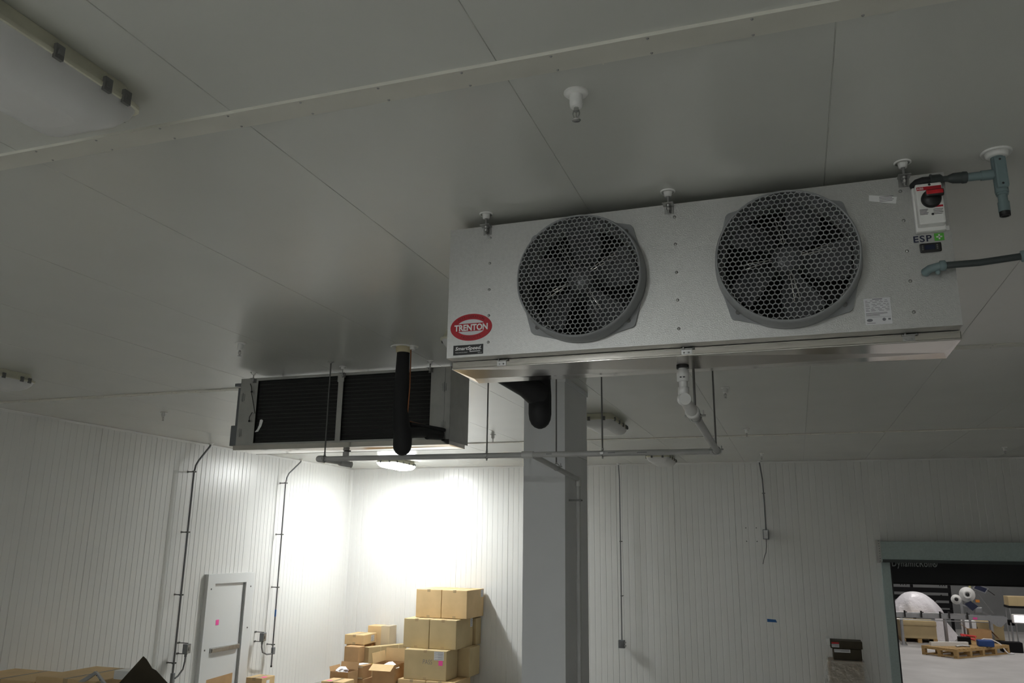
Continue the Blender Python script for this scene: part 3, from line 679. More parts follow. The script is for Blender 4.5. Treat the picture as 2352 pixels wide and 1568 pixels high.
cp = MB().tube([(-3.085, 6.245, CE - 0.02), (-3.080, 6.245, 1.30), (-3.092, 6.245, 1.03), (-3.088, 6.26, 1.005), (-3.07, 6.42, 1.005), (-3.03, 6.66, 1.008), (-3.01, 6.80, 1.012), (-3.01, 6.835, 1.012)], 0.0058, 10)
cp.build('copper_line', 'copper', s1)
MB().tube([(-3.085, 6.29, 0.985), (-3.06, 6.5, 0.995), (-3.0, 6.78, 1.0), (-3.0, 6.83, 1.0)], 0.017, 12).tube([(-3.04, 6.55, 0.91), (-3.02, 6.80, 0.935)], 0.03, 12).build('foam_sleeve', 'foam', s1)
s2 = suction('black foam insulated pipe hanging behind the near evaporator, in front of the column', -1.432, 4.70, 0.001, 0.070, 0.676)
MB().tube([(-1.43, 4.70, 0.88), (-1.50, 4.60, 0.935), (-1.60, 4.45, 0.975), (-1.63, 4.25, 0.985), (-1.63, 4.165, 0.985)], [0.085, 0.07, 0.05, 0.045, 0.045], 16).build('foam_branch', 'foam', s2)
MB().tube([(-1.50, 4.72, 0.86), (-1.62, 4.52, 0.935), (-1.64, 4.30, 0.95), (-1.64, 4.17, 0.95)], 0.010, 10).build('liquid_line', 'darkteal', s2)

# ------------------------------------------------------------------ condensate pipework
PY, PR = 6.61, 0.0235
dp = thing('drain_pipe', 'long horizontal drain pipe run with white fittings crossing in front of the column', 'pipe', (-2.3, PY, 0.70))
mz = lambda x: 0.741 + (x + 4.163) * 0.0 - 0.008
z0, z1 = 0.738, 0.724
MB().cyl((-4.163, PY, z0), (-0.55, PY, z1), PR, n=20).build('main_run', 'pvcshade', dp)
MB().ball((-4.163, PY, z0), 0.031).cyl((-4.163, PY, z0), (-4.165, PY + 0.09, z0), 0.031, n=18).cyl((-4.163, PY, z0), (-4.10, PY, z0), 0.031, n=18).build('elbow', 'pvcshade', dp)
MB().cyl((-4.165, PY + 0.06, z0), (-4.16, 7.0, z0 + 0.004), PR, n=16).ball((-4.16, 7.0, z0 + 0.005), 0.036).cyl((-4.16, 7.0, z0), (-4.05, 7.015, z0 - 0.02), 0.03, n=16).cyl((-4.12, 7.015, z0 + 0.0), (-4.12, 7.015, 0.86), 0.024, n=16).build('far_trap', 'pvcshade', dp)
MB().cyl((-4.12, 7.015, 0.79), (-4.12, 7.015, 0.845), 0.031, n=16).build('coupling', 'pvcshade', dp)
# near evaporator: drop, trap and return line
dx, dy = -0.476, 3.985
MB().cyl((dx, dy, 0.868), (dx, dy, 0.68), 0.021, n=18).build('drop_pipe', 'pvc', dp)
MB().lathe((dx, dy, 0), [(0.022, 0.842), (0.030, 0.840), (0.030, 0.785), (0.022, 0.782)], 20).lathe((dx, dy, 0), [(0.021, 0.755), (0.0275, 0.753), (0.0275, 0.72), (0.022, 0.715)], 20).build('coupling', 'pvc', dp)
MB().box(dx - 0.012, dx - 0.003, dy - 0.0312, dy - 0.029, 0.797, 0.803).box(dx + 0.003, dx + 0.013, dy - 0.0312, dy - 0.029, 0.797, 0.803).build('pipe_print', 'ink', dp)
MB().ball((dx, dy, 0.695), 0.033, 18, 12).cyl((dx, dy, 0.695), (dx + 0.01, dy - 0.035, 0.690), 0.029, n=20).build('trap_elbow', 'pvc', dp)
MB().tube([(dx, dy, 0.695), (-0.462, 4.05, 0.668), (-0.452, 4.12, 0.652)], [0.026, 0.028, 0.030], 18).lathe((-0.452, 4.12, 0.652), [(0.026, -0.025), (0.036, -0.02), (0.036, 0.03), (0.028, 0.032)], 20, (0, 1, 0)).build('trap', 'pvc', dp)
MB().cyl((-0.452, 4.13, 0.652), (-0.545, PY, z1), PR, n=20).build('return_run', 'pvcshade', dp)
MB().ball((-0.545, PY, z1), 0.034, 16, 10).cyl((-0.545, PY, z1), (-0.60, PY, z1), 0.031, n=18).cyl((-0.545, PY, z1), (-0.542, PY - 0.06, z1 - 0.001), 0.031, n=18).build('elbow', 'pvc', dp)
# tee and branch down the column
MB().cyl((-2.17, PY, 0.7315), (-2.07, PY, 0.731), 0.031, n=18).build('tee', 'pvc', dp)
MB().cyl((-2.085, PY + 0.01, 0.73), (-2.055, 8.06, 0.635), PR, n=16).build('branch_run', 'pvcshade', dp)
MB().ball((-2.052, 8.075, 0.632), 0.033, 16, 10).cyl((-2.052, 8.075, 0.632), (-2.052, 8.075, 0.565), 0.031, n=18).build('elbow', 'pvc', dp)
MB().cyl((-2.052, 8.075, 0.60), (-2.052, 8.075, FL), PR, n=16).build('standpipe', 'pvcshade', dp)
MB().box(cx1, -2.02, 8.045, 8.052, 0.415, 0.435).box(-2.09, -2.015, 8.047, 8.103, 0.418, 0.432).build('pipe_bracket', 'rod', dp)
MB().box(-1.42, -1.36, PY - 0.0245, PY - 0.0238, 0.726, 0.731).box(-1.95, -1.90, PY - 0.0245, PY - 0.0238, 0.729, 0.734).box(-1.18, -1.10, PY - 0.0245, PY - 0.0238, 0.725, 0.730).build('pipe_print', 'grey_ink', dp)
# hanger rods
def rod(label, x, y, zc, side=True):
    t = thing('hanger_rod', label, 'hanger rod', (x, y, zc - 0.03), 'pipe hanger rods')
    MB().cyl((x, y, zc + 0.03), (x, y, CE - 0.002), 0.0068, n=8).build('rod', 'rod', t)
    MB().box(x - 0.028, x + 0.028, y - 0.012, y + 0.012, CE - 0.006, CE - 0.0005).lathe((x, y, CE - 0.004), [(0.02, 0), (0.018, -0.006), (0.009, -0.014)], 12).build('ceiling_flange', 'steel', t)
    c = MB()
    if side:
        c.tube([(x, y + 0.030 * math.sin(a), zc + 0.030 * math.cos(a)) for a in [2 * math.pi * k / 16 for k in range(17)]], 0.004, 6)
        c.cyl((x, y, zc + 0.028), (x, y, zc + 0.045), 0.010, n=8).cyl((x, y, zc - 0.028), (x, y, zc - 0.042), 0.007, n=8).box(x - 0.012, x + 0.012, y - 0.036, y - 0.027, zc - 0.01, zc + 0.01)
    else:
        c.tube([(x + 0.031 * math.sin(a), y, zc + 0.031 * math.cos(a)) for a in [2 * math.pi * k / 16 for k in range(17)]], 0.004, 6)
        c.cyl((x - 0.055, y, zc + 0.005), (x + 0.055, y, zc + 0.005), 0.006, n=8).cyl((x + 0.042, y, zc + 0.0), (x + 0.042, y, zc + 0.034), 0.004, n=6).cyl((x, y, zc + 0.028), (x, y, zc + 0.045), 0.009, n=8)
    c.build('pipe_clamp', 'steel', t); return t
rod('long hanger rod at the left end of the drain pipe', -4.10, 6.60, z0)
rod('hanger rod between the far evaporator and the grey column', -2.493, PY, 0.731)
rod('hanger rod just right of the grey column, by the unlit ceiling light', -1.47, PY, 0.727)
rod('hanger rod on the grey column front, holding the sloping branch pipe', -2.062, 7.30, 0.688, False)
rod('hanger rod at the right corner of the drain pipe', -0.545, 6.52, z1 - 0.002, False)
rod('hanger rod behind the white trap of the near evaporator', -0.462, 4.34, 0.659, False)

# ------------------------------------------------------------------ electrical connections of the near evaporator
pc = thing('power_conduit', 'grey conduit with tee fitting dropping from the ceiling to the near evaporator', 'conduit', (0.927, 3.66, 1.36))
gx, gy = 0.927, 3.69
g_ = MB(); plate(g_, gx, gy, 0.062, 0.03); g_.build('ceiling_plate', 'white', pc)
MB().lathe((gx, gy, CE), [(0.046, -0.003), (0.044, -0.018), (0.036, -0.026), (0.0, -0.026)], 24).build('foam_collar', 'white', pc)
MB().cyl((gx, gy, CE - 0.02), (gx, gy, 1.47), 0.026, n=20).rbox(gx - 0.022, gx + 0.024, gy - 0.040, gy - 0.015, 1.485, 1.625, 0.008).cyl((gx, gy, 1.56), (gx - 0.07, gy, 1.56), 0.022, n=18).cyl((gx, gy, 1.475), (gx, gy, 1.46), 0.0235, n=18).build('tee_fitting', 'teal', pc)
for q in (1.50, 1.61): MB().lathe((gx, gy - 0.040, q), [(0.005, 0), (0, 0.003)], 8, (0, -1, 0)).build('screw', 'black', pc)
MB().cyl((gx, gy, 1.47), (gx, gy, 1.40), 0.0185, n=18).cyl((gx, gy, 1.428), (gx, gy, 1.385), 0.0225, n=18).build('conduit_stub', 'teal', pc)
MB().cyl((gx - 0.06, gy, 1.56), (0.80, gy - 0.004, 1.559), 0.0185, n=18).build('conduit_stub', 'teal', pc)
MB().lathe((gx, gy, 1.366), [(0.0, 0.004), (0.014, 0.004), (0.015, 0.0), (0.021, 0.0), (0.0215, 0.022)], 20).build('end_cap', 'black', pc)
MB().lathe((0.80, gy - 0.004, 1.559), [(0.0255, 0), (0.026, 0.016), (0.0235, 0.018), (0.024, 0.028), (0.022, 0.055), (0.014, 0.075)], 22, (-1, -0.15, -0.01)).build('compression_nut', 'darkteal', pc)
MB().tube([(0.735, gy - 0.013, 1.558), (0.69, 3.668, 1.557), (0.66, 3.664, 1.556)], 0.0135, 14).lathe((0.705, 3.668, 1.557), [(0.014, 0), (0.022, 0.01), (0.022, 0.042), (0.026, 0.045), (0.026, 0.05), (0.014, 0.052)], 18, (-1, -0.05, 0)).build('flexible_hose', 'darkteal', pc)
MB().tube([(0.66, 3.664, 1.556), (0.628, 3.662, 1.554), (0.606, 3.672, 1.551), (0.598, 3.699, 1.549)], [0.017, 0.019, 0.020, 0.022], 16).build('hose_elbow', 'blacksoft', pc)
cc = thing('control_conduit', 'dark flexible conduit leaving the lower right of the near evaporator front', 'conduit', (0.65, 3.66, 1.13))
MB().tube([(0.668, 3.655, 1.160), (0.80, 3.652, 1.158), (0.95, 3.655, 1.170), (1.12, 3.66, 1.20)], 0.0145, 14).build('flexible_hose', 'darkteal', cc)
MB().tube([(0.675, 3.655, 1.160), (0.645, 3.655, 1.158), (0.615, 3.663, 1.153), (0.602, 3.699, 1.150)], [0.016, 0.017, 0.0175, 0.019], 16).lathe((0.672, 3.655, 1.160), [(0.015, -0.004), (0.0225, 0), (0.0225, 0.018), (0.018, 0.022)], 18, (-1, 0, 0)).ball((0.642, 3.655, 1.132), 0.010).build('hose_elbow', 'teal', cc)
MB().lathe((0.955, 3.655, 1.170), [(0.015, -0.004), (0.024, 0), (0.024, 0.06), (0.018, 0.064)], 18, (1, 0, 0.1)).build('coupling', 'teal', cc)
g2 = thing('spare_gland', 'white ceiling gland with metal plate at the right edge, beside the conduit tee', 'ceiling gland', (1.105, 3.69, 1.61))
g_ = MB(); plate(g_, 1.105, 3.69, 0.062, 0.03); g_.build('ceiling_plate', 'white', g2)
MB().lathe((1.105, 3.69, CE), [(0.046, -0.003), (0.044, -0.018), (0.036, -0.026), (0.0, -0.03)], 24).build('foam_collar', 'white', g2)

# ------------------------------------------------------------------ wall conduits, struts and boxes
def wall_conduit(label, y, ytop, zbot, r=0.017):
    t = thing('wall_conduit', label, 'conduit', (-9.80, y, zbot), 'conduits on the left wall'); X_ = -9.79
    MB().tube([(X_ - 0.0, ytop, CE - 0.01), (X_, ytop - 0.02, CE - 0.06), (X_, y + 0.09, 1.33), (X_, y + 0.03, 1.24), (X_, y, 1.10), (X_, y, zbot)], r, 12).build('conduit', 'conduit', t)
    MB().lathe((X_, ytop, CE), [(0.05, 0), (0.05, -0.006), (0.03, -0.022), (0.018, -0.03)], 18).build('ceiling_gland', 'white', t)
    for z in (1.13, 0.11, -0.91, -1.98):
        if z < zbot + 0.05: continue
        MB().cyl((XL + 0.002, y + 0.02, z), (X_ + 0.03, y + 0.02, z), 0.010, n=8).box(X_ - 0.02, X_ + 0.02, y - 0.025, y + 0.04, z - 0.012, z + 0.012).lathe((XL + 0.003, y + 0.02, z), [(0.022, 0), (0.02, 0.008)], 10, (1, 0, 0)).build('standoff_strut', 'rod', t)
    return t
wc1 = wall_conduit('dark conduit standing off the left wall, left of the personnel door', 11.62, 11.98, FL + 0.4)
MB().rbox(-9.815, -9.765, 11.595, 11.655, -2.30, -2.13, 0.01).build('conduit_body', 'boxgrey', wc1)
wc2 = wall_conduit('thin conduit on the left wall, right of the personnel door', 14.36, 14.86, -2.36, 0.014)
MB().rbox(-9.81, -9.765, 14.34, 14.42, -2.16, -2.03, 0.01).build('conduit_body', 'boxgrey', wc2)
MB().cyl((-9.79, 14.36, -1.33), (-9.79, 14.36, -1.46), 0.0165, n=12).build('blue_band', 'blue', wc2)
MB().cyl((-9.79, 14.36, -2.36), (-9.79, 14.36, -2.39), 0.018, n=12).build('end_cap', 'black', wc2)
def wall_switch(label, y, z, yc):
    t = thing('wall_switch_box', label, 'switch box', (-9.75, y, z - 0.1), 'switch boxes on the left wall')
    MB().rbox(-9.80, -9.72, y - 0.055, y + 0.055, z - 0.075, z + 0.075, 0.006).build('switch_housing', 'boxgrey', t)
    MB().box(-9.72, -9.712, y - 0.04, y + 0.04, z - 0.07, z + 0.065).box(-9.713, -9.70, y - 0.012, y + 0.012, z - 0.03, z + 0.025).build('cover_plate', 'steel', t)
    for zz in (z + 0.085, z - 0.085): MB().cyl((XL + 0.002, y, zz), (-9.74, y, zz), 0.008, n=8).box(XL + 0.001, XL + 0.01, y - 0.03, y + 0.03, zz - 0.015, zz + 0.015).build('standoff_strut', 'rod', t)
    MB().tube([(-9.77, y, z - 0.07), (-9.77, y, z - 0.20), (-9.77, y - 0.03, z - 0.32), (-9.775, (y + yc) / 2 - 0.02, z - 0.41), (-9.78, yc + 0.02, z - 0.44)] if y > yc else
              [(-9.77, y, z - 0.07), (-9.77, y, z - 0.18), (-9.77, y + 0.04, z - 0.28), (-9.775, (y + yc) / 2, z - 0.335), (-9.78, yc - 0.02, z - 0.345)], 0.014, 10).cyl((-9.77, y, z - 0.06), (-9.77, y, z - 0.13), 0.02, n=10).build('flexible_hose', 'conduit', t)
    return t
wall_switch('grey switch box on struts between the dark wall conduit and the personnel door', 11.86, -1.78, 11.65)
wall_switch('grey switch box on struts right of the personnel door, beside the thin conduit', 13.97, -1.80, 14.34)
# back wall
bc = thing('wall_conduit', 'long dark conduit with box low on the back wall, right of the grey column', 'conduit', (-3.455, 17.12, -1.95))
MB().tube([(-3.46, 17.08, CE - 0.02), (-3.45, 17.10, 1.3), (-3.452, 17.10, 0.5), (-3.458, 17.10, -0.9), (-3.462, 17.10, -1.88)], 0.012, 10).build('conduit', 'conduit', bc)
MB().lathe((-3.46, 17.08, CE), [(0.045, 0), (0.045, -0.006), (0.025, -0.022), (0.012, -0.03)], 16).build('ceiling_gland', 'white', bc)
for z in (0.06, -1.02): MB().cyl((-3.44, YB - 0.002, z), (-3.44, 17.08, z), 0.008, n=8).box(-3.47, -3.43, 17.085, 17.115, z - 0.01, z + 0.01).build('standoff_strut', 'rod', bc)
bxo = MB().rbox(-3.525, -3.40, 17.04, 17.13, -2.02, -1.87, 0.006).build('outlet_box', 'boxgrey', bc)
MB().box(-3.51, -3.425, 17.03, 17.04, -2.005, -1.885).box(-3.49, -3.455, 17.022, 17.03, -1.97, -1.92).build('cover_plate', 'conduit', bxo)
MB().box(-3.40, -3.375, 17.06, 17.10, -1.99, -1.96).box(-3.40, -3.375, 17.06, 17.10, -1.93, -1.90).cyl((-3.48, YB - 0.002, -1.95), (-3.48, 17.12, -1.95), 0.012, n=8).build('mounting_lugs', 'steel', bxo)
bc2 = thing('wall_conduit', 'short dark conduit with box high on the back wall, cable hanging below it', 'conduit', (-0.55, 17.16, -0.35))
MB().tube([(-0.60, 17.10, CE - 0.02), (-0.565, 17.17, 1.3), (-0.555, 17.18, 0.9), (-0.555, 17.18, 0.30)], 0.014, 10).build('conduit', 'conduit', bc2)
MB().lathe((-0.60, 17.10, CE), [(0.045, 0), (0.045, -0.006), (0.025, -0.022), (0.012, -0.03)], 16).build('ceiling_gland', 'white', bc2)
MB().box(-0.585, -0.525, 17.16, YB - 0.001, 1.02, 1.035).build('conduit_strap', 'rod', bc2)
bxo = MB().rbox(-0.615, -0.505, 17.13, 17.21, 0.13, 0.32, 0.006).build('outlet_box', 'boxgrey', bc2)
MB().box(-0.60, -0.52, 17.12, 17.13, 0.145, 0.305).box(-0.575, -0.545, 17.112, 17.12, 0.18, 0.26).cyl((-0.56, YB - 0.002, 0.22), (-0.56, 17.2, 0.22), 0.02, n=8).build('cover_plate', 'steel', bxo)
MB().tube([(-0.56, 17.17, 0.14), (-0.562, 17.18, 0.0), (-0.58, 17.19, -0.12), (-0.62, 17.19, -0.22), (-0.65, 17.19, -0.34)], 0.007, 8).build('loose_cable', 'rod', bc2)
tag(MB().prism([(-0.635, YB - 0.004, -1.362), (-0.475, YB - 0.004, -1.372), (-0.455, YB - 0.004, -1.422), (-0.635, YB - 0.004, -1.418)][::-1], (0, 0.002, 0)).build('tape_strip', 'blue'), 'short strip of blue tape stuck on the back wall', 'tape')
hl = MB()
for x, z in ((-0.939, 0.35), (-0.738, 0.352), (-0.936, 0.09), (-0.737, 0.09)): hl.lathe((x, YB - 0.0005, z), [(0.012, 0), (0, 0.004)], 8, (0, -1, 0))
tag(hl.build('screw_holes', 'conduit'), 'four small screw marks in a square on the back wall', 'screws')['kind'] = 'stuff'

# ------------------------------------------------------------------ cardboard boxes
def carton(label, x0, x1, y0, y1, z0, z1, m='cardk', rz=0, group=None, name='cardboard_box', tape=True, lab=None, cat='box'):
    cx_, cy_ = (x0 + x1) / 2, (y0 + y1) / 2
    t = thing(name, label, cat, (cx_, cy_, z0), group)
    MB().rbox(x0, x1, y0, y1, z0, z1, 0.012).build('box_body', m, t)
    if tape:
        MB().box(cx_ - 0.035, cx_ + 0.035, y0 - 0.0015, y0 - 0.0003, z1 - 0.05, z1 + 0.0012).box(cx_ - 0.035, cx_ + 0.035, y0 - 0.0003, y1 - 0.01, z1, z1 + 0.0012).build('tape_strip', 'tape', t)
        MB().box(cx_ - 0.035, cx_ + 0.035, y0 - 0.0015, y0 - 0.0003, z0 + 0.004, z0 + 0.05).build('tape_strip', 'tape', t)
        MB().box(cx_ - 0.0015, cx_ + 0.0015, y0 + 0.02, y1 - 0.02, z1 + 0.001, z1 + 0.003).build('flap_seam', 'carddark', t)
    if lab:
        a, b, c, d, side = lab
        if side == 'r': lo = MB().box(x1 + 0.0003, x1 + 0.002, a, b, c, d).build('shipping_label', 'silver', t); mk = [(x1 + 0.002, x1 + 0.0026, a + 0.01, b - 0.01)]
        else: lo = MB().box(a, b, y0 - 0.002, y0 - 0.0003, c, d).build('shipping_label', 'silver', t)
        ln = MB(); k = 0; z = d - 0.012
        while z > c + 0.01:
            f0 = 0.05 + 0.35 * (k % 2)
            if side == 'r': ln.box(x1 + 0.002, x1 + 0.0026, a + (b - a) * 0.05, a + (b - a) * (1 - f0 * 0.6), z - 0.006, z)
            else: ln.box(a + (b - a) * f0, a + (b - a) * 0.93, y0 - 0.0026, y0 - 0.002, z - 0.006, z)
            z -= 0.017; k += 1
        ln.build('label_print', 'grey_ink', lo)
    if rz: t.rotation_euler = (0, 0, rz)
    return t
G = 'large cartons stacked against the back wall'
carton('left large carton of the top row of the tall stack', -7.63, -7.055, 16.2, 17.15, -1.525, -0.962, 'card', group=G)
carton('right large carton of the top row of the tall stack', -7.045, -6.477, 16.2, 17.16, -1.525, -0.965, 'card', group=G, lab=(16.98, 17.13, -1.13, -0.985, 'r'))
carton('left carton of the second row, with a torn tape scar near its foot', -7.765, -7.195, 15.95, 16.9, -2.098, -1.532, group=G)
carton('right carton of the second row, with a white label by its rear edge', -7.185, -6.594, 15.95, 16.86, -2.098, -1.534, group=G, lab=(16.70, 16.83, -1.72, -1.55, 'r'))
carton('carton peeking out behind the second row at the right', -6.85, -6.535, 16.88, 17.18, -2.098, -1.56, group=G, tape=False)
pb_ = carton('wide carton marked PASS with white label and pink note', -7.63, -6.707, 15.75, 16.33, -2.66, -2.103, group=G, lab=(-6.975, -6.765, -2.28, -2.115, 'f'))
MB().box(-6.875, -6.785, 15.7455, 15.747, -2.375, -2.285).build('sticky_note', 'pink', pb_)
MB().text('PASS', (-7.115, 15.749, -2.32), (1, 0, 0), (0, 0, 1), size=0.085, width=0.20, shear=0.05, bold=-0.01, ext=0.001).build('handwriting', 'grey_ink', pb_)
carton('carton behind the PASS carton, its side turned to the right', -7.02, -6.466, 16.38, 16.96, -2.66, -2.10, group=G, tape=False)
carton('left low carton under the PASS carton', -7.74, -7.135, 15.72, 16.6, FL, -2.665, 'card', group=G)
carton('right low carton under the PASS carton', -7.12, -6.52, 15.72, 16.6, FL, -2.665, 'card', group=G)

def open_carton(label, x0, x1, y0, y1, z0, z1, m, flaps, group=None, inner='card2'):
    t = thing('open_cardboard_box', label, 'box', ((x0 + x1) / 2, (y0 + y1) / 2, z0), group); th = 0.006
    MB().box(x0, x1, y0, y0 + th, z0, z1).box(x0, x1, y1 - th, y1, z0, z1).box(x0, x0 + th, y0 + th, y1 - th, z0, z1).box(x1 - th, x1, y0 + th, y1 - th, z0, z1).box(x0 + th, x1 - th, y0 + th, y1 - th, z0, z0 + th).build('box_body', m, t)
    for side, ln_, ang in flaps:
        a = math.radians(ang); dz, do = ln_ * math.sin(a), ln_ * math.cos(a); mb = MB()
        if side == 'f': mb.quad((x0, y0, z1), (x1, y0, z1), (x1, y0 - do, z1 + dz), (x0, y0 - do, z1 + dz), 0.005)
        if side == 'b': mb.quad((x0, y1, z1), (x1, y1, z1), (x1, y1 + do, z1 + dz), (x0, y1 + do, z1 + dz), 0.005)
        if side == 'l': mb.quad((x0, y0, z1), (x0, y1, z1), (x0 - do, y1, z1 + dz), (x0 - do, y0, z1 + dz), 0.005)
        if side == 'r': mb.quad((x1, y0, z1), (x1, y1, z1), (x1 + do, y1, z1 + dz), (x1 + do, y0, z1 + dz), 0.005)
        mb.build('flap', inner, t)
    return t
G2 = 'smaller cartons piled left of the tall stack'
carton('light brown carton on top of the pile, with a white label on its side', -9.26, -8.80, 16.18, 16.75, -2.135, -1.935, 'card', -0.0, G2, lab=(16.50, 16.64, -2.09, -1.965, 'r'))
bb = carton('taped carton behind the pile with shiny wrap over its right half', -9.05, -8.52, 16.80, 17.12, FL, -1.80, 'card', 0, G2, tape=False)
MB().box(-8.72, -8.515, 16.795, 17.125, FL, -1.796).build('plastic_wrap', 'cleartape', bb)
carton('upright brown carton standing under the top carton of the pile', -9.09, -8.75, 15.90, 16.16, -2.45, -2.138, 'card2', 0, G2, tape=False)
carton('carton hidden at the back of the pile, showing only its left corner', -9.22, -8.86, 16.2, 16.76, FL, -2.137, 'card2', 0, G2, tape=False)
cs = thing('cardboard_box', 'long flat carton on edge with yellow strapping', 'box', (-8.50, 16.62, FL), G2)
MB().rbox(-8.585, -8.415, 16.12, 17.12, FL, -2.165, 0.008).build('box_body', 'cardk', cs)
MB().box(-8.587, -8.413, 16.116, 17.124, -2.50, -2.488).build('strap', 'strap', cs)
MB().box(-8.587, -8.413, 16.42, 16.432, FL, -2.162).box(-8.587, -8.413, 16.90, 16.912, FL, -2.162).build('strap', 'lstrap', cs)
cs.rotation_euler = (0, 0, math.radians(-26))
oc = open_carton('open carton with crumpled plastic inside, left front of the pile', -8.91, -8.51, 15.08, 15.48, FL, -2.51, 'card2', [('b', 0.14, 78), ('l', 0.09, 75)], G2)
pl = MB(); random.seed(5)
bm = bmesh.new(); bmesh.ops.create_icosphere(bm, subdivisions=3, radius=1)
for q in bm.verts:
    q.co *= 1 + random.uniform(-0.18, 0.18); q.co = Vector((-8.76 + q.co.x * 0.12, 15.28 + q.co.y * 0.15, -2.53 + q.co.z * 0.085))
pl.add([q.co.copy() for q in bm.verts], [tuple(v.index for v in f.verts) for f in bm.faces]); bm.free()
tag(pl.build('plastic_bag', 'bag'), 'crumpled clear plastic bag in the open carton of the pile', 'bag')
c6 = carton('small brown carton with a vertical tape strip, papers lying on it', -8.735, -8.40, 15.5, 15.86, -2.682, -2.435, 'card2', 0, G2)
MB().box(-8.61, -8.53, 15.4975, 15.4995, -2.66, -2.44).box(-8.72, -8.42, 15.4972, 15.499, -2.475, -2.440).box(-8.72, -8.42, 15.4972, 15.499, -2.68, -2.655).build('tape_strip', 'cleartape', c6)
tag(MB().prism([(-8.71, 15.53, -2.431), (-8.50, 15.53, -2.431), (-8.43, 15.80, -2.431), (-8.60, 15.82, -2.431)], (0, 0, 0.006)).build('paper_sheet', 'paper'), 'white papers on the small taped carton of the pile', 'paper')
carton('bottom brown carton under the small taped carton', -8.73, -8.39, 15.5, 15.88, FL, -2.687, 'card2', 0, G2)
c7 = carton('low light carton with pink note at the front foot of the pile', -8.78, -8.315, 14.55, 15.0, FL, -2.605, 'card', 0, G2)
MB().box(-8.70, -8.60, 14.60, 14.68, -2.603, -2.601).build('sticky_note', 'pink', c7)
oj = open_carton('big open carton with wide bent flaps beside the tall stack', -8.26, -7.775, 15.62, 16.18, FL, -2.40, 'card2', [('b', 0.25, 88), ('l', 0.20, 80), ('f', 0.20, -30)], G2, 'card')
tag(MB().prism([(-8.16, 15.75, -2.47), (-8.10, 16.0, -2.41), (-8.02, 16.02, -2.40), (-7.75, 15.80, -2.47), (-7.75, 15.68, -2.47)], (0, 0, 0.008)).build('paper_sheet', 'paper'), 'white paper lying inside the big open carton', 'paper')
wb = carton('lone light brown carton below the thin wall conduit', -9.76, -9.41, 13.55, 13.95, FL, -2.46, 'card', 0, None)
MB().box(-9.50, -9.42, 13.62, 13.74, -2.458, -2.456).build('sticky_note', 'pink', wb)
MB().box(-9.408, -9.406, 13.68, 13.78, -2.60, -2.51).build('shipping_label', 'paper', wb)

# cartons at the lower left, nearer to the camera
G3 = 'cartons at the lower left of the photo'
carton('flat light carton at the bottom left edge of the photo', -9.75, -8.64, 7.9, 8.6, FL, -1.665, 'card', 0, G3)
k1 = carton('light carton with taped top, left of the dark open carton', -8.62, -7.72, 7.90, 8.80, FL, -1.600, 'card', 0, G3)
dk = thing('open_cardboard_box', 'dark brown carton with tall raised flaps at the lower left', 'box', (-7.15, 7.8, FL), G3)
MB().box(-7.70, -6.72, 7.45, 7.456, FL, -1.72).box(-7.70, -6.72, 8.14, 8.146, FL, -1.72).box(-7.70, -7.694, 7.456, 8.14, FL, -1.72).box(-6.726, -6.72, 7.456, 8.14, FL, -1.72).box(-7.694, -6.726, 7.456, 8.14, FL, FL + 0.006).build('box_body', 'carddark', dk)
MB().prism([(-7.46, 7.98, -1.615), (-7.16, 7.98, -1.31), (-7.11, 7.98, -1.34), (-7.02, 7.98, -1.43), (-6.96, 7.98, -1.45), (-6.74, 7.98, -1.60), (-6.74, 8.0, -1.72), (-7.46, 8.0, -1.72)], (0, 0.008, 0)).build('flap', 'carddark', dk)
an = thing('metal_angle', 'grey perforated metal angle leaning on the dark brown carton', 'metal angle', (-7.5, 7.65, -1.7))
MB().prism([(-7.88, 7.80, -1.60), (-7.65, 7.80, -1.475), (-7.63, 7.80, -1.50), (-7.79, 7.80, -1.60)], (0, 0.03, 0)).prism([(-7.65, 7.78, -1.475), (-7.61, 7.78, -1.485), (-7.36, 7.78, -1.68), (-7.42, 7.78, -1.68)], (0, 0.03, 0)).build('angle_leg', 'steelb', an)
hm = MB()
for k in range(4): hm.lathe((-7.60 + k * 0.055, 7.779, -1.515 - k * 0.043), [(0.007, 0), (0, 0.002)], 8, (0, -1, 0))
hm.build('holes', 'black', an)
tag(MB().box(-7.66, -7.44, 8.1, 8.3, -1.60, -1.505).build('foam_block', 'white'), 'white foam block behind the dark brown carton', 'foam')
tag(MB().tube([(-7.08 + 0.16 * math.cos(math.radians(a)), 7.70, -1.74 + 0.16 * math.sin(math.radians(a))) for a in range(10, 171, 16)], 0.02, 10).build('hose_coil', 'black'), 'black hose loop in the dark brown carton', 'hose')

# plastic-wrapped cartons by the roll-up door
G4 = 'cartons beside the roll-up door'
wr = carton('carton under loose clear plastic film beside the roll-up door', 0.40, 0.97, 16.3, 16.85, FL, -1.955, 'card2', 0, G4, tape=False)
fm = MB(); fm.add([(0.38, 16.28, -1.945), (0.99, 16.28, -1.95), (0.98, 16.87, -1.94), (0.39, 16.87, -1.94), (0.28, 16.16, -2.45), (1.10, 16.14, -2.42), (1.14, 16.95, -2.42), (0.27, 16.95, -2.45), (0.22, 16.10, FL + 0.01), (1.16, 16.08, FL + 0.01), (1.18, 17.0, FL + 0.01), (0.22, 17.0, FL + 0.01)],
             [(0, 1, 2, 3), (0, 4, 5, 1), (1, 5, 6, 2), (3, 7, 4, 0), (4, 8, 9, 5), (5, 9, 10, 6), (7, 11, 8, 4)])
fm.build('plastic_film', 'film', wr)
carton('topmost dark flat carton with red and white label by the roll-up door', 0.455, 0.985, 16.42, 16.80, -1.755, -1.625, 'carddark', 0, G4, tape=False, lab=(0.475, 0.60, -1.735, -1.68, 'f'))
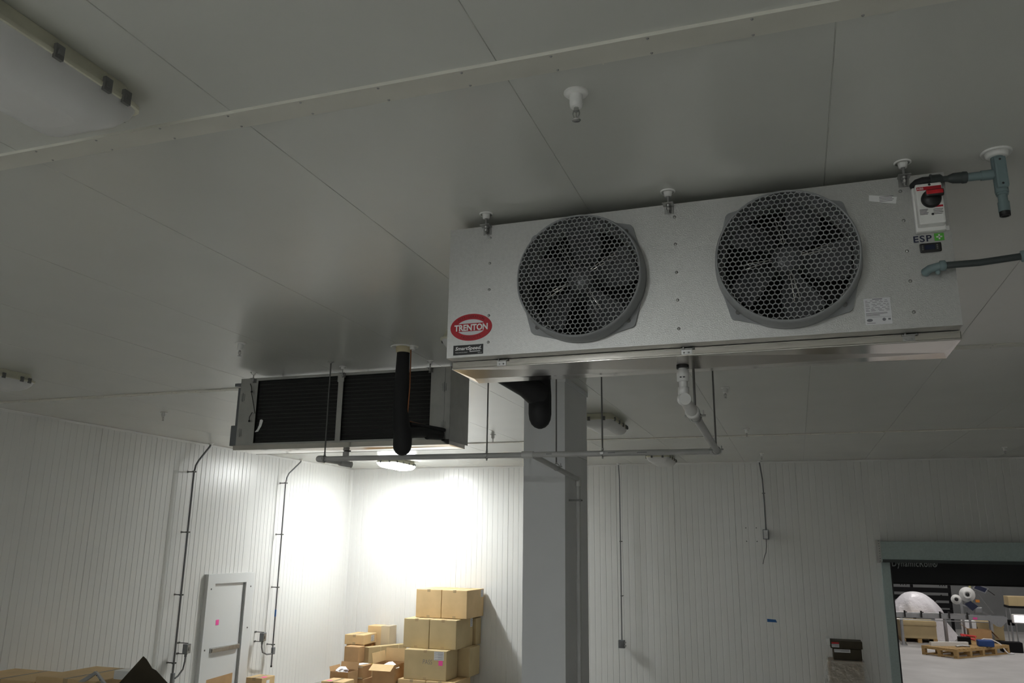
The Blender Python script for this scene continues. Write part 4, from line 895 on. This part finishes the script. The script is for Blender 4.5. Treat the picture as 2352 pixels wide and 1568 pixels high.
tag(MB().box(0.475, 0.60, 16.415, 16.4175, -1.678, -1.650).build('red_label', 'red'), 'red label on the topmost dark flat carton by the roll-up door', 'label')
carton('dark flat carton with white stickers, second in the pile by the roll-up door', 0.49, 0.965, 16.43, 16.80, -1.944, -1.757, 'carddark', 0, G4, tape=False, lab=(0.51, 0.78, -1.82, -1.765, 'f'))
tag(MB().box(0.395, 0.452, 16.42, 16.78, -1.70, -1.595).build('foam_block', 'white'), 'white foam end piece left of the topmost dark flat carton', 'foam')

# ------------------------------------------------------------------ roll-up door
rd = thing('roll_up_door', 'grey-green roll-up door with black curtain lowered part way', 'door', (3.2, 17.1, FL))
MB().box(1.47, 5.05, 16.88, 17.22, -0.205, 0.085).box(1.47, 5.05, 16.87, 16.90, 0.085, 0.115).box(1.47, 5.05, 16.86, 16.90, -0.25, -0.205).build('header_box', 'galv', rd)
MB().box(1.485, 5.0, 16.90, 17.2, 0.086, 0.118).box(1.485, 5.0, 16.858, 17.2, -0.262, -0.2055).build('header_shadow_strip', 'galvshade', rd)  # dark strips stand in for the shade along the header edges
ep = MB().box(1.415, 1.47, 16.86, 17.22, -0.27, 0.14).build('header_end_plate', 'alu', rd)
sc_ = MB()
for k in range(9): sc_.lathe((1.445, 16.86, -0.24 + k * 0.045), [(0.007, 0), (0, 0.004)], 6, (0, -1, 0))
sc_.build('screws', 'black', ep)['kind'] = 'stuff'
MB().box(1.48, 1.625, 17.10, 17.228, FL, -0.262).build('side_guide', 'galv', rd)
MB().box(1.625, 1.655, 17.16, 17.34, FL, -0.262).build('guide_seal', 'black', rd)
MB().box(4.83, 4.98, 17.10, 17.228, FL, -0.262).build('side_guide', 'galv', rd)
cu_ = MB().box(1.66, 4.82, 17.27, 17.275, -0.642, -0.10).cyl((1.66, 17.272, -0.642), (4.82, 17.272, -0.642), 0.012, n=8).build('curtain', 'curtain', rd)
MB().text('DynamicRoll\u00ae', (2.06, 17.2695, -0.292), (1, 0, 0), (0, 0, 1), size=0.165, width=0.77, bold=0.012, ext=0.0008, space=1.1).build('curtain_lettering', 'greyprint', cu_)

# ------------------------------------------------------------------ the hall beyond the door
HY0, HY1, HX0, HX1, HZ_ = YB + 0.12, 36.0, -6.0, 18.0, 3.2
struct(MB().box(HX0, HX1, HY0, HY1, FL - 0.1, FL), 'floor_hall', 'concrete')
hw_ = MB().box(HX0, HX1, HY1, HY1 + 0.1, FL, HZ_)
for k in range(20): hw_.box(HX0 + 1.2 * k, HX0 + 1.2 * k + 0.02, HY1 - 0.012, HY1, FL, HZ_)
struct(hw_, 'wall_hall_back', 'hallwall')
struct(MB().box(HX0 - 0.1, HX0, HY0, HY1, FL, HZ_), 'wall_hall_left', 'hallwall')
struct(MB().box(HX1, HX1 + 0.1, HY0, HY1, FL, HZ_), 'wall_hall_right', 'hallwall')
struct(MB().box(HX0, HX1, HY0, HY1, HZ_, HZ_ + 0.1), 'ceiling_hall', 'hallwall')
t0 = None
for x, y in ((3.0, 21.0), (9.0, 21.0), (3.0, 27.0), (9.0, 27.0), (4.5, 32.0)):  # out of view, added so the hall appears brightly lit
    t = thing('added_hall_lamp', 'unseen ceiling lamp added to light the hall beyond the roll-up door', 'lamp', (x, y, HZ_ - 0.1), 'unseen lamps added to light the hall')
    MB().box(x - 0.62, x + 0.62, y - 0.32, y + 0.32, HZ_ - 0.05, HZ_ - 0.001).build('housing', 'white', t)
    MB().box(x - 0.6, x + 0.6, y - 0.3, y + 0.3, HZ_ - 0.06, HZ_ - 0.051).build('lens', 'halllamp', t)
# pallet
def pallet(label, x0, x1, y0, y1, z0, hh, rz, nb=9, ns=4):
    t = thing('wooden_pallet', label, 'pallet', ((x0 + x1) / 2, (y0 + y1) / 2, z0), 'wooden pallets in the hall')
    L = x1 - x0; W = y1 - y0
    for k in range(nb):
        xx = x0 + (L - 0.13) * k / (nb - 1); MB().box(xx, xx + 0.13, y0, y1, z0 + hh - 0.03, z0 + hh).build('deck_board', 'wood', t)
    for k in range(ns):
        xx = x0 + (L - 0.10) * k / (ns - 1)
        MB().box(xx, xx + 0.10, y0 + 0.02, y1 - 0.02, z0 + 0.03, z0 + hh - 0.03).build('stringer', 'wood', t)
    for yy in (y0, (y0 + y1) / 2 - 0.05, y1 - 0.1): MB().box(x0, x1, yy, yy + 0.1, z0, z0 + 0.03).build('bottom_board', 'wood', t)
    MB().box(x0, x1, y0 - 0.001, y0 + 0.02, z0 + hh - 0.11, z0 + hh - 0.002).box(x0 - 0.001, x0 + 0.02, y0, y1, z0 + hh - 0.075, z0 + hh - 0.03).build('edge_board', 'wood', t)
    t.rotation_euler = (0, 0, rz); return t

pa = (3.99, 26.50)     # near corner of the long pallet
pl_ = thing('wooden_pallet', 'long wooden pallet on the hall floor carrying loose parts', 'pallet', (pa[0], pa[1], FL), 'wooden pallets in the hall')
ux, uy = Vector((0.66, 0.752, 0)), Vector((-0.752, 0.66, 0)); O_ = Vector((pa[0], pa[1], FL))
def pbx(a0, a1, b0, b1, c0, c1):
    p = [O_ + ux * a0 + uy * b0, O_ + ux * a1 + uy * b0, O_ + ux * a1 + uy * b1, O_ + ux * a0 + uy * b1]
    return MB().prism([q + Vector((0, 0, c0)) for q in p], (0, 0, c1 - c0))
for k in range(14): pbx(k * 0.186, k * 0.186 + 0.13, 0, 1.05, 0.215, 0.245).build('deck_board', 'wood', pl_)
for b in (0, 0.475, 0.95): pbx(0, 2.55, b, b + 0.10, 0.0, 0.03).build('bottom_board', 'wood', pl_); pbx(0, 2.55, b, b + 0.10, 0.165, 0.214).build('stringer_board', 'wood', pl_)
for a in (0, 0.62, 1.22, 1.82, 2.45):
    for b in (0, 0.475, 0.95): pbx(a, a + 0.10, b, b + 0.10, 0.031, 0.164).build('block', 'wood', pl_)
for b in (0.0,): pbx(0, 0.03, 0, 1.05, 0.03, 0.06).build('end_board', 'wood', pl_); pbx(-0.002, 0.03, 0, 1.05, 0.17, 0.213).build('end_board', 'wood', pl_)
def on(a, b, z=0.245): return O_ + ux * a + uy * b + Vector((0, 0, z))
tag(MB().prism([on(0.10, 0.80), on(1.10, 0.32), on(1.16, 0.42), on(0.16, 0.90)], (0, 0, 0.11)).build('white_tube', 'white'), 'long white square tube lying on the long pallet', 'tube')
tag(MB().tube([on(0.55, 0.35, 0.26), on(0.75, 0.30, 0.28), on(0.95, 0.2, 0.26)], 0.025, 8).build('small_tool', 'steelb'), 'small metal tool lying in front of the white tube', 'tool')
tag(MB().rbox(4.73, 5.14, 27.55, 27.85, FL + 0.247, FL + 0.42, 0.03).build('blue_case', 'blueb'), 'blue plastic case on the long pallet behind the white tube', 'case')
tag(MB().tube([on(1.9, 0.5, 0.30), on(1.6, 0.35, 0.36), on(1.75, 0.25, 0.42), on(2.05, 0.2, 0.40), on(2.25, 0.08, 0.28), on(2.28, -0.03, 0.10), on(2.35, -0.08, 0.02), on(2.55, -0.12, 0.02), on(2.6, 0.0, 0.02)], 0.018, 8).build('pale_hose', 'bag'), 'pale hose hanging over the edge of the long pallet', 'hose')
tag(MB().tube([on(1.5, 0.7, 0.40), on(1.7, 0.9, 0.48), on(1.95, 0.6, 0.44), on(1.7, 0.5, 0.38), on(1.6, 0.8, 0.44), on(2.1, 0.8, 0.42)], 0.03, 8).build('red_straps', 'redv'), 'tangle of red straps on the long pallet', 'straps')
oc2 = open_carton('open brown carton with raised flap behind the long pallet', 4.75, 5.35, 28.9, 29.3, FL, -2.36, 'card2', [('r', 0.32, -50), ('l', 0.22, 35)], None)
tag(MB().rbox(4.30, 4.62, 27.95, 28.2, FL + 0.247, -2.50, 0.02).build('machine_part', 'rack'), 'dark machine part on the far side of the long pallet', 'machine part')
tag(MB().rbox(5.55, 6.1, 28.75, 29.1, FL, -2.66, 0.02).build('black_crate', 'rack'), 'black crate on the floor beside the open brown carton', 'crate')
# big cartons on pallets
def gaylord(label, x0, x1, y0, y1, z1, m='cardk'):
    t = thing('bulk_carton', label, 'box', ((x0 + x1) / 2, y0, FL), 'bulk cartons in the hall')
    MB().rbox(x0, x1, y0, y1, FL + 0.122, z1, 0.02).build('box_body', m, t)
    MB().box(x0 - 0.01, x1 + 0.01, y0 - 0.012, y0, z1 - 0.14, z1).build('lid_band', m, t)
    for xx in (x0, (x0 + x1) / 2 - 0.05, x1 - 0.12): MB().box(xx, xx + 0.12, y0 - 0.04, y1, FL, FL + 0.12).build('pallet_block', 'wood', t)
    return t
gaylord('wide olive bulk carton behind the left end of the conveyor', 3.02, 4.07, 30.4, 31.4, -2.29)
gaylord('olive bulk carton behind the right half of the conveyor', 5.35, 6.10, 31.0, 31.9, -2.30)
tag(MB().rbox(4.95, 5.33, 31.0, 31.4, FL, -2.27, 0.01).build('printed_carton', 'paper'), 'white printed carton between bulk cartons under the conveyor', 'box')
st_ = thing('steel_stand', 'thin-legged steel stand at the right edge behind the lit console', 'stand', (6.4, 30.2, FL))
MB().box(6.08, 6.8, 29.88, 30.52, -1.76, -1.701).build('stand_top', 'rack', st_)
for xx in (6.10, 6.76):
    for yy in (29.9, 30.48): MB().box(xx, xx + 0.03, yy, yy + 0.03, FL, -1.761).build('leg', 'steelb', st_)
tag(MB().rbox(6.10, 6.75, 29.9, 30.5, -1.70, -1.42, 0.01).build('stacked_carton', 'cardk'), 'olive carton at the right edge above the lit console', 'box')
# sheet-covered heap on its carton
hp = MB(); bm = bmesh.new(); bmesh.ops.create_uvsphere(bm, u_segments=48, v_segments=24, radius=1); random.seed(11)
for q in bm.verts:
    if q.co.z < 0: q.co.z *= 0.2
    a = math.atan2(q.co.y, q.co.x); k = 1 + 0.05 * math.sin(7 * a + 3 * q.co.z) + 0.04 * math.sin(13 * a)
    top = max(q.co.z, 0)
    q.co = Vector((3.68 + q.co.x * 0.86 * k * (1 - 0.15 * top), 31.95 + q.co.y * 0.5 * k, -2.12 + (q.co.z * 0.68 if q.co.z > 0 else q.co.z * 0.4)))
    q.co.z -= 0.35 * max(0, abs(q.co.x - 3.68) - 0.30) ** 1.1 * (0.6 if q.co.x > 3.68 else 0.9)
hp.add([q.co.copy() for q in bm.verts], [tuple(v.index for v in f.verts) for f in bm.faces], True); bm.free()
tag(hp.build('covered_heap', 'bag'), 'white plastic sheet draped over a heap behind the conveyor', 'plastic sheet')
tag(MB().rbox(3.0, 4.35, 31.5, 32.4, FL, -2.42, 0.02).build('sheet_base_carton', 'card2'), 'brown carton under the white plastic sheet', 'box')
tag(MB().prism([(4.20, 31.42, -2.2), (4.42, 31.42, -2.2), (4.85, 31.40, -2.80), (4.70, 31.40, FL), (4.15, 31.42, FL)], (0, 0.05, 0)).build('hanging_sheet', 'bag'), 'white sheet hanging down right of the bulk carton', 'plastic sheet')
# conveyor
cv = thing('conveyor', 'long steel conveyor on legs crossing the hall', 'conveyor', (4.3, 29.5, FL))
MB().box(2.6, 5.90, 29.4, 29.42, -2.115, -1.99).box(2.6, 5.90, 29.72, 29.74, -2.115, -1.99).box(2.6, 5.90, 29.42, 29.72, -2.02, -2.00).build('bed', 'steelb', cv)
MB().cyl((2.6, 29.34, -1.96), (5.0, 29.34, -1.96), 0.012, n=8).cyl((2.6, 29.34, -2.17), (5.4, 29.34, -2.17), 0.015, n=8).build('guide_rail', 'steelb', cv)
MB().prism([(5.32, 29.38, -2.0), (5.92, 29.38, -2.02), (5.88, 29.38, -2.14), (5.72, 29.38, -2.30), (5.60, 29.38, -2.28), (5.40, 29.38, -2.12)], (0, 0.02, 0)).cyl((5.68, 29.37, -2.19), (5.68, 29.35, -2.19), 0.07, n=20).build('end_plate', 'steelb', cv)
for x in (2.95, 4.19, 5.45):
    MB().box(x, x + 0.06, 29.42, 29.46, FL + 0.02, -2.02).box(x, x + 0.06, 29.68, 29.72, FL + 0.02, -2.02).cyl((x + 0.03, 29.43, -2.75), (x + 0.12, 29.43, FL), 0.014, n=8).box(x - 0.04, x + 0.1, 29.38, 29.76, FL, FL + 0.02).build('leg', 'steelb', cv)
for x in (3.05, 3.52, 4.05, 4.30, 4.80): MB().box(x, x + 0.05, 29.32, 29.38, -2.10, -1.90).box(x + 0.02, x + 0.09, 29.30, 29.33, -1.95, -1.93).build('rail_clamp', 'black', cv)
tag(MB().box(4.98, 5.10, 29.385, 29.395, -2.10, -2.04).build('pink_tag', 'pink'), 'pink tag stuck on the conveyor side', 'tag')
# labelling machine
lm = thing('labelling_machine', 'labelling machine with two film reels and dark screens above the conveyor', 'machine', (5.0, 30.4, FL))
for x in (4.83, 5.02): MB().box(x, x + 0.06, 30.3, 30.36, FL, -1.55).build('upright', 'steelb', lm)
def reel(x, z, r, r2, y=30.2):
    q = MB().lathe((x, y, z), [(r, 0.0), (r, 0.03), (r * 0.55, 0.032), (r * 0.55, 0.07), (r2 * 1.4, 0.072), (r2 * 1.4, 0.04), (0, 0.04)], 28, (0, -1, 0)).build('film_reel', 'white', lm)
    MB().lathe((x, y - 0.073, z), [(r2, 0), (r2, 0.02), (0, 0.022)], 18, (0, -1, 0)).build('reel_core', 'black', q)
reel(5.03, -1.41, 0.23, 0.055); reel(4.70, -1.57, 0.15, 0.05)
MB().prism([(4.92, 30.2, -1.70), (5.10, 30.2, -1.60), (5.30, 30.2, -1.76), (5.12, 30.2, -1.90)], (0, -0.06, 0)).build('control_screen', 'screen', lm)
MB().prism([(4.62, 30.22, -1.66), (4.66, 30.22, -1.63), (5.66, 30.22, -2.0), (5.62, 30.22, -2.04)], (0, 0.04, 0)).rbox(5.20, 5.42, 30.2, 30.35, -1.98, -1.78, 0.03).build('label_head', 'steelb', lm)
MB().rbox(5.24, 5.36, 30.15, 30.2, -1.64, -1.56, 0.01).build('orange_bracket', 'orange', lm)
MB().box(5.14, 5.20, 30.4, 30.46, -1.75, -0.90).tube([(5.17, 30.38, -1.05), (4.98, 30.38, -1.12), (4.90, 30.38, -1.05), (4.90, 30.38, -0.9)], 0.02, 8).build('mast', 'yellow', lm)
MB().cyl((5.38, 30.38, -1.40), (5.75, 30.36, -1.98), 0.014, n=8).cyl((5.30, 30.38, -1.30), (5.16, 30.38, -1.60), 0.012, n=8).build('stay_rod', 'steelb', lm)
mo = thing('monitor', 'small tilted monitor on an arm above the labelling machine', 'monitor', (5.45, 30.3, -1.3))
MB().prism([(5.22, 30.3, -1.22), (5.33, 30.3, -1.08), (5.68, 30.3, -1.21), (5.57, 30.3, -1.37)], (0, 0.04, 0)).build('monitor_body', 'steelb', mo)
MB().prism([(5.26, 30.29, -1.22), (5.345, 30.29, -1.11), (5.64, 30.29, -1.22), (5.555, 30.29, -1.335)], (0, 0.009, 0)).build('screen', 'screen', mo)
tag(MB().tube([(5.60, 30.34, -1.24), (5.75, 30.4, -1.34), (5.86, 30.5, -1.42)], 0.012, 6).build('monitor_cable', 'black'), 'black cable behind the small monitor', 'cable')
lc = thing('lit_console', 'brightly lit machine console at the right edge of the photo', 'machine', (6.4, 29.3, FL))
MB().rbox(6.02, 6.60, 29.2, 29.4, -2.16, -1.90, 0.03).build('console_body', 'white', lc)
MB().box(6.06, 6.56, 29.19, 29.199, -2.12, -1.93).build('console_screen', 'consolelit', lc)
for x in (5.98, 6.12, 6.46): MB().cyl((x, 29.35, FL + 0.01), (x, 29.35, -2.15), 0.02, n=8).lathe((x, 29.35, FL), [(0.05, 0), (0.04, 0.02), (0.01, 0.03)], 10).build('leg', 'steelb', lc)
MB().rbox(5.94, 6.10, 29.41, 29.6, -2.24, -2.08, 0.02).build('drive_box', 'rack', lc)
# black racking
rk = thing('steel_racking', 'black steel racking standing behind the sheet-covered heap', 'racking', (4.0, 33.5, FL))
for x in (2.6, 3.75, 4.95): MB().box(x, x + 0.09, 33.2, 33.29, FL, HZ_ - 1.2).build('upright', 'rack', rk)
for z in (-0.9, -1.15, -1.43, -1.69, -1.94, -2.16): MB().box(2.6, 5.0, 33.15, 33.27, z - 0.085, z + 0.075).build('beam', 'rack', rk)
for x in (3.45, 3.53, 3.62, 4.72, 4.80, 4.88): MB().box(x, x + 0.025, 33.4, 33.43, -1.3, -0.5).build('brace', 'rack', rk)
MB().cyl((4.35, 33.35, -1.95), (4.75, 33.35, -1.6), 0.02, n=8).build('brace', 'rack', rk)
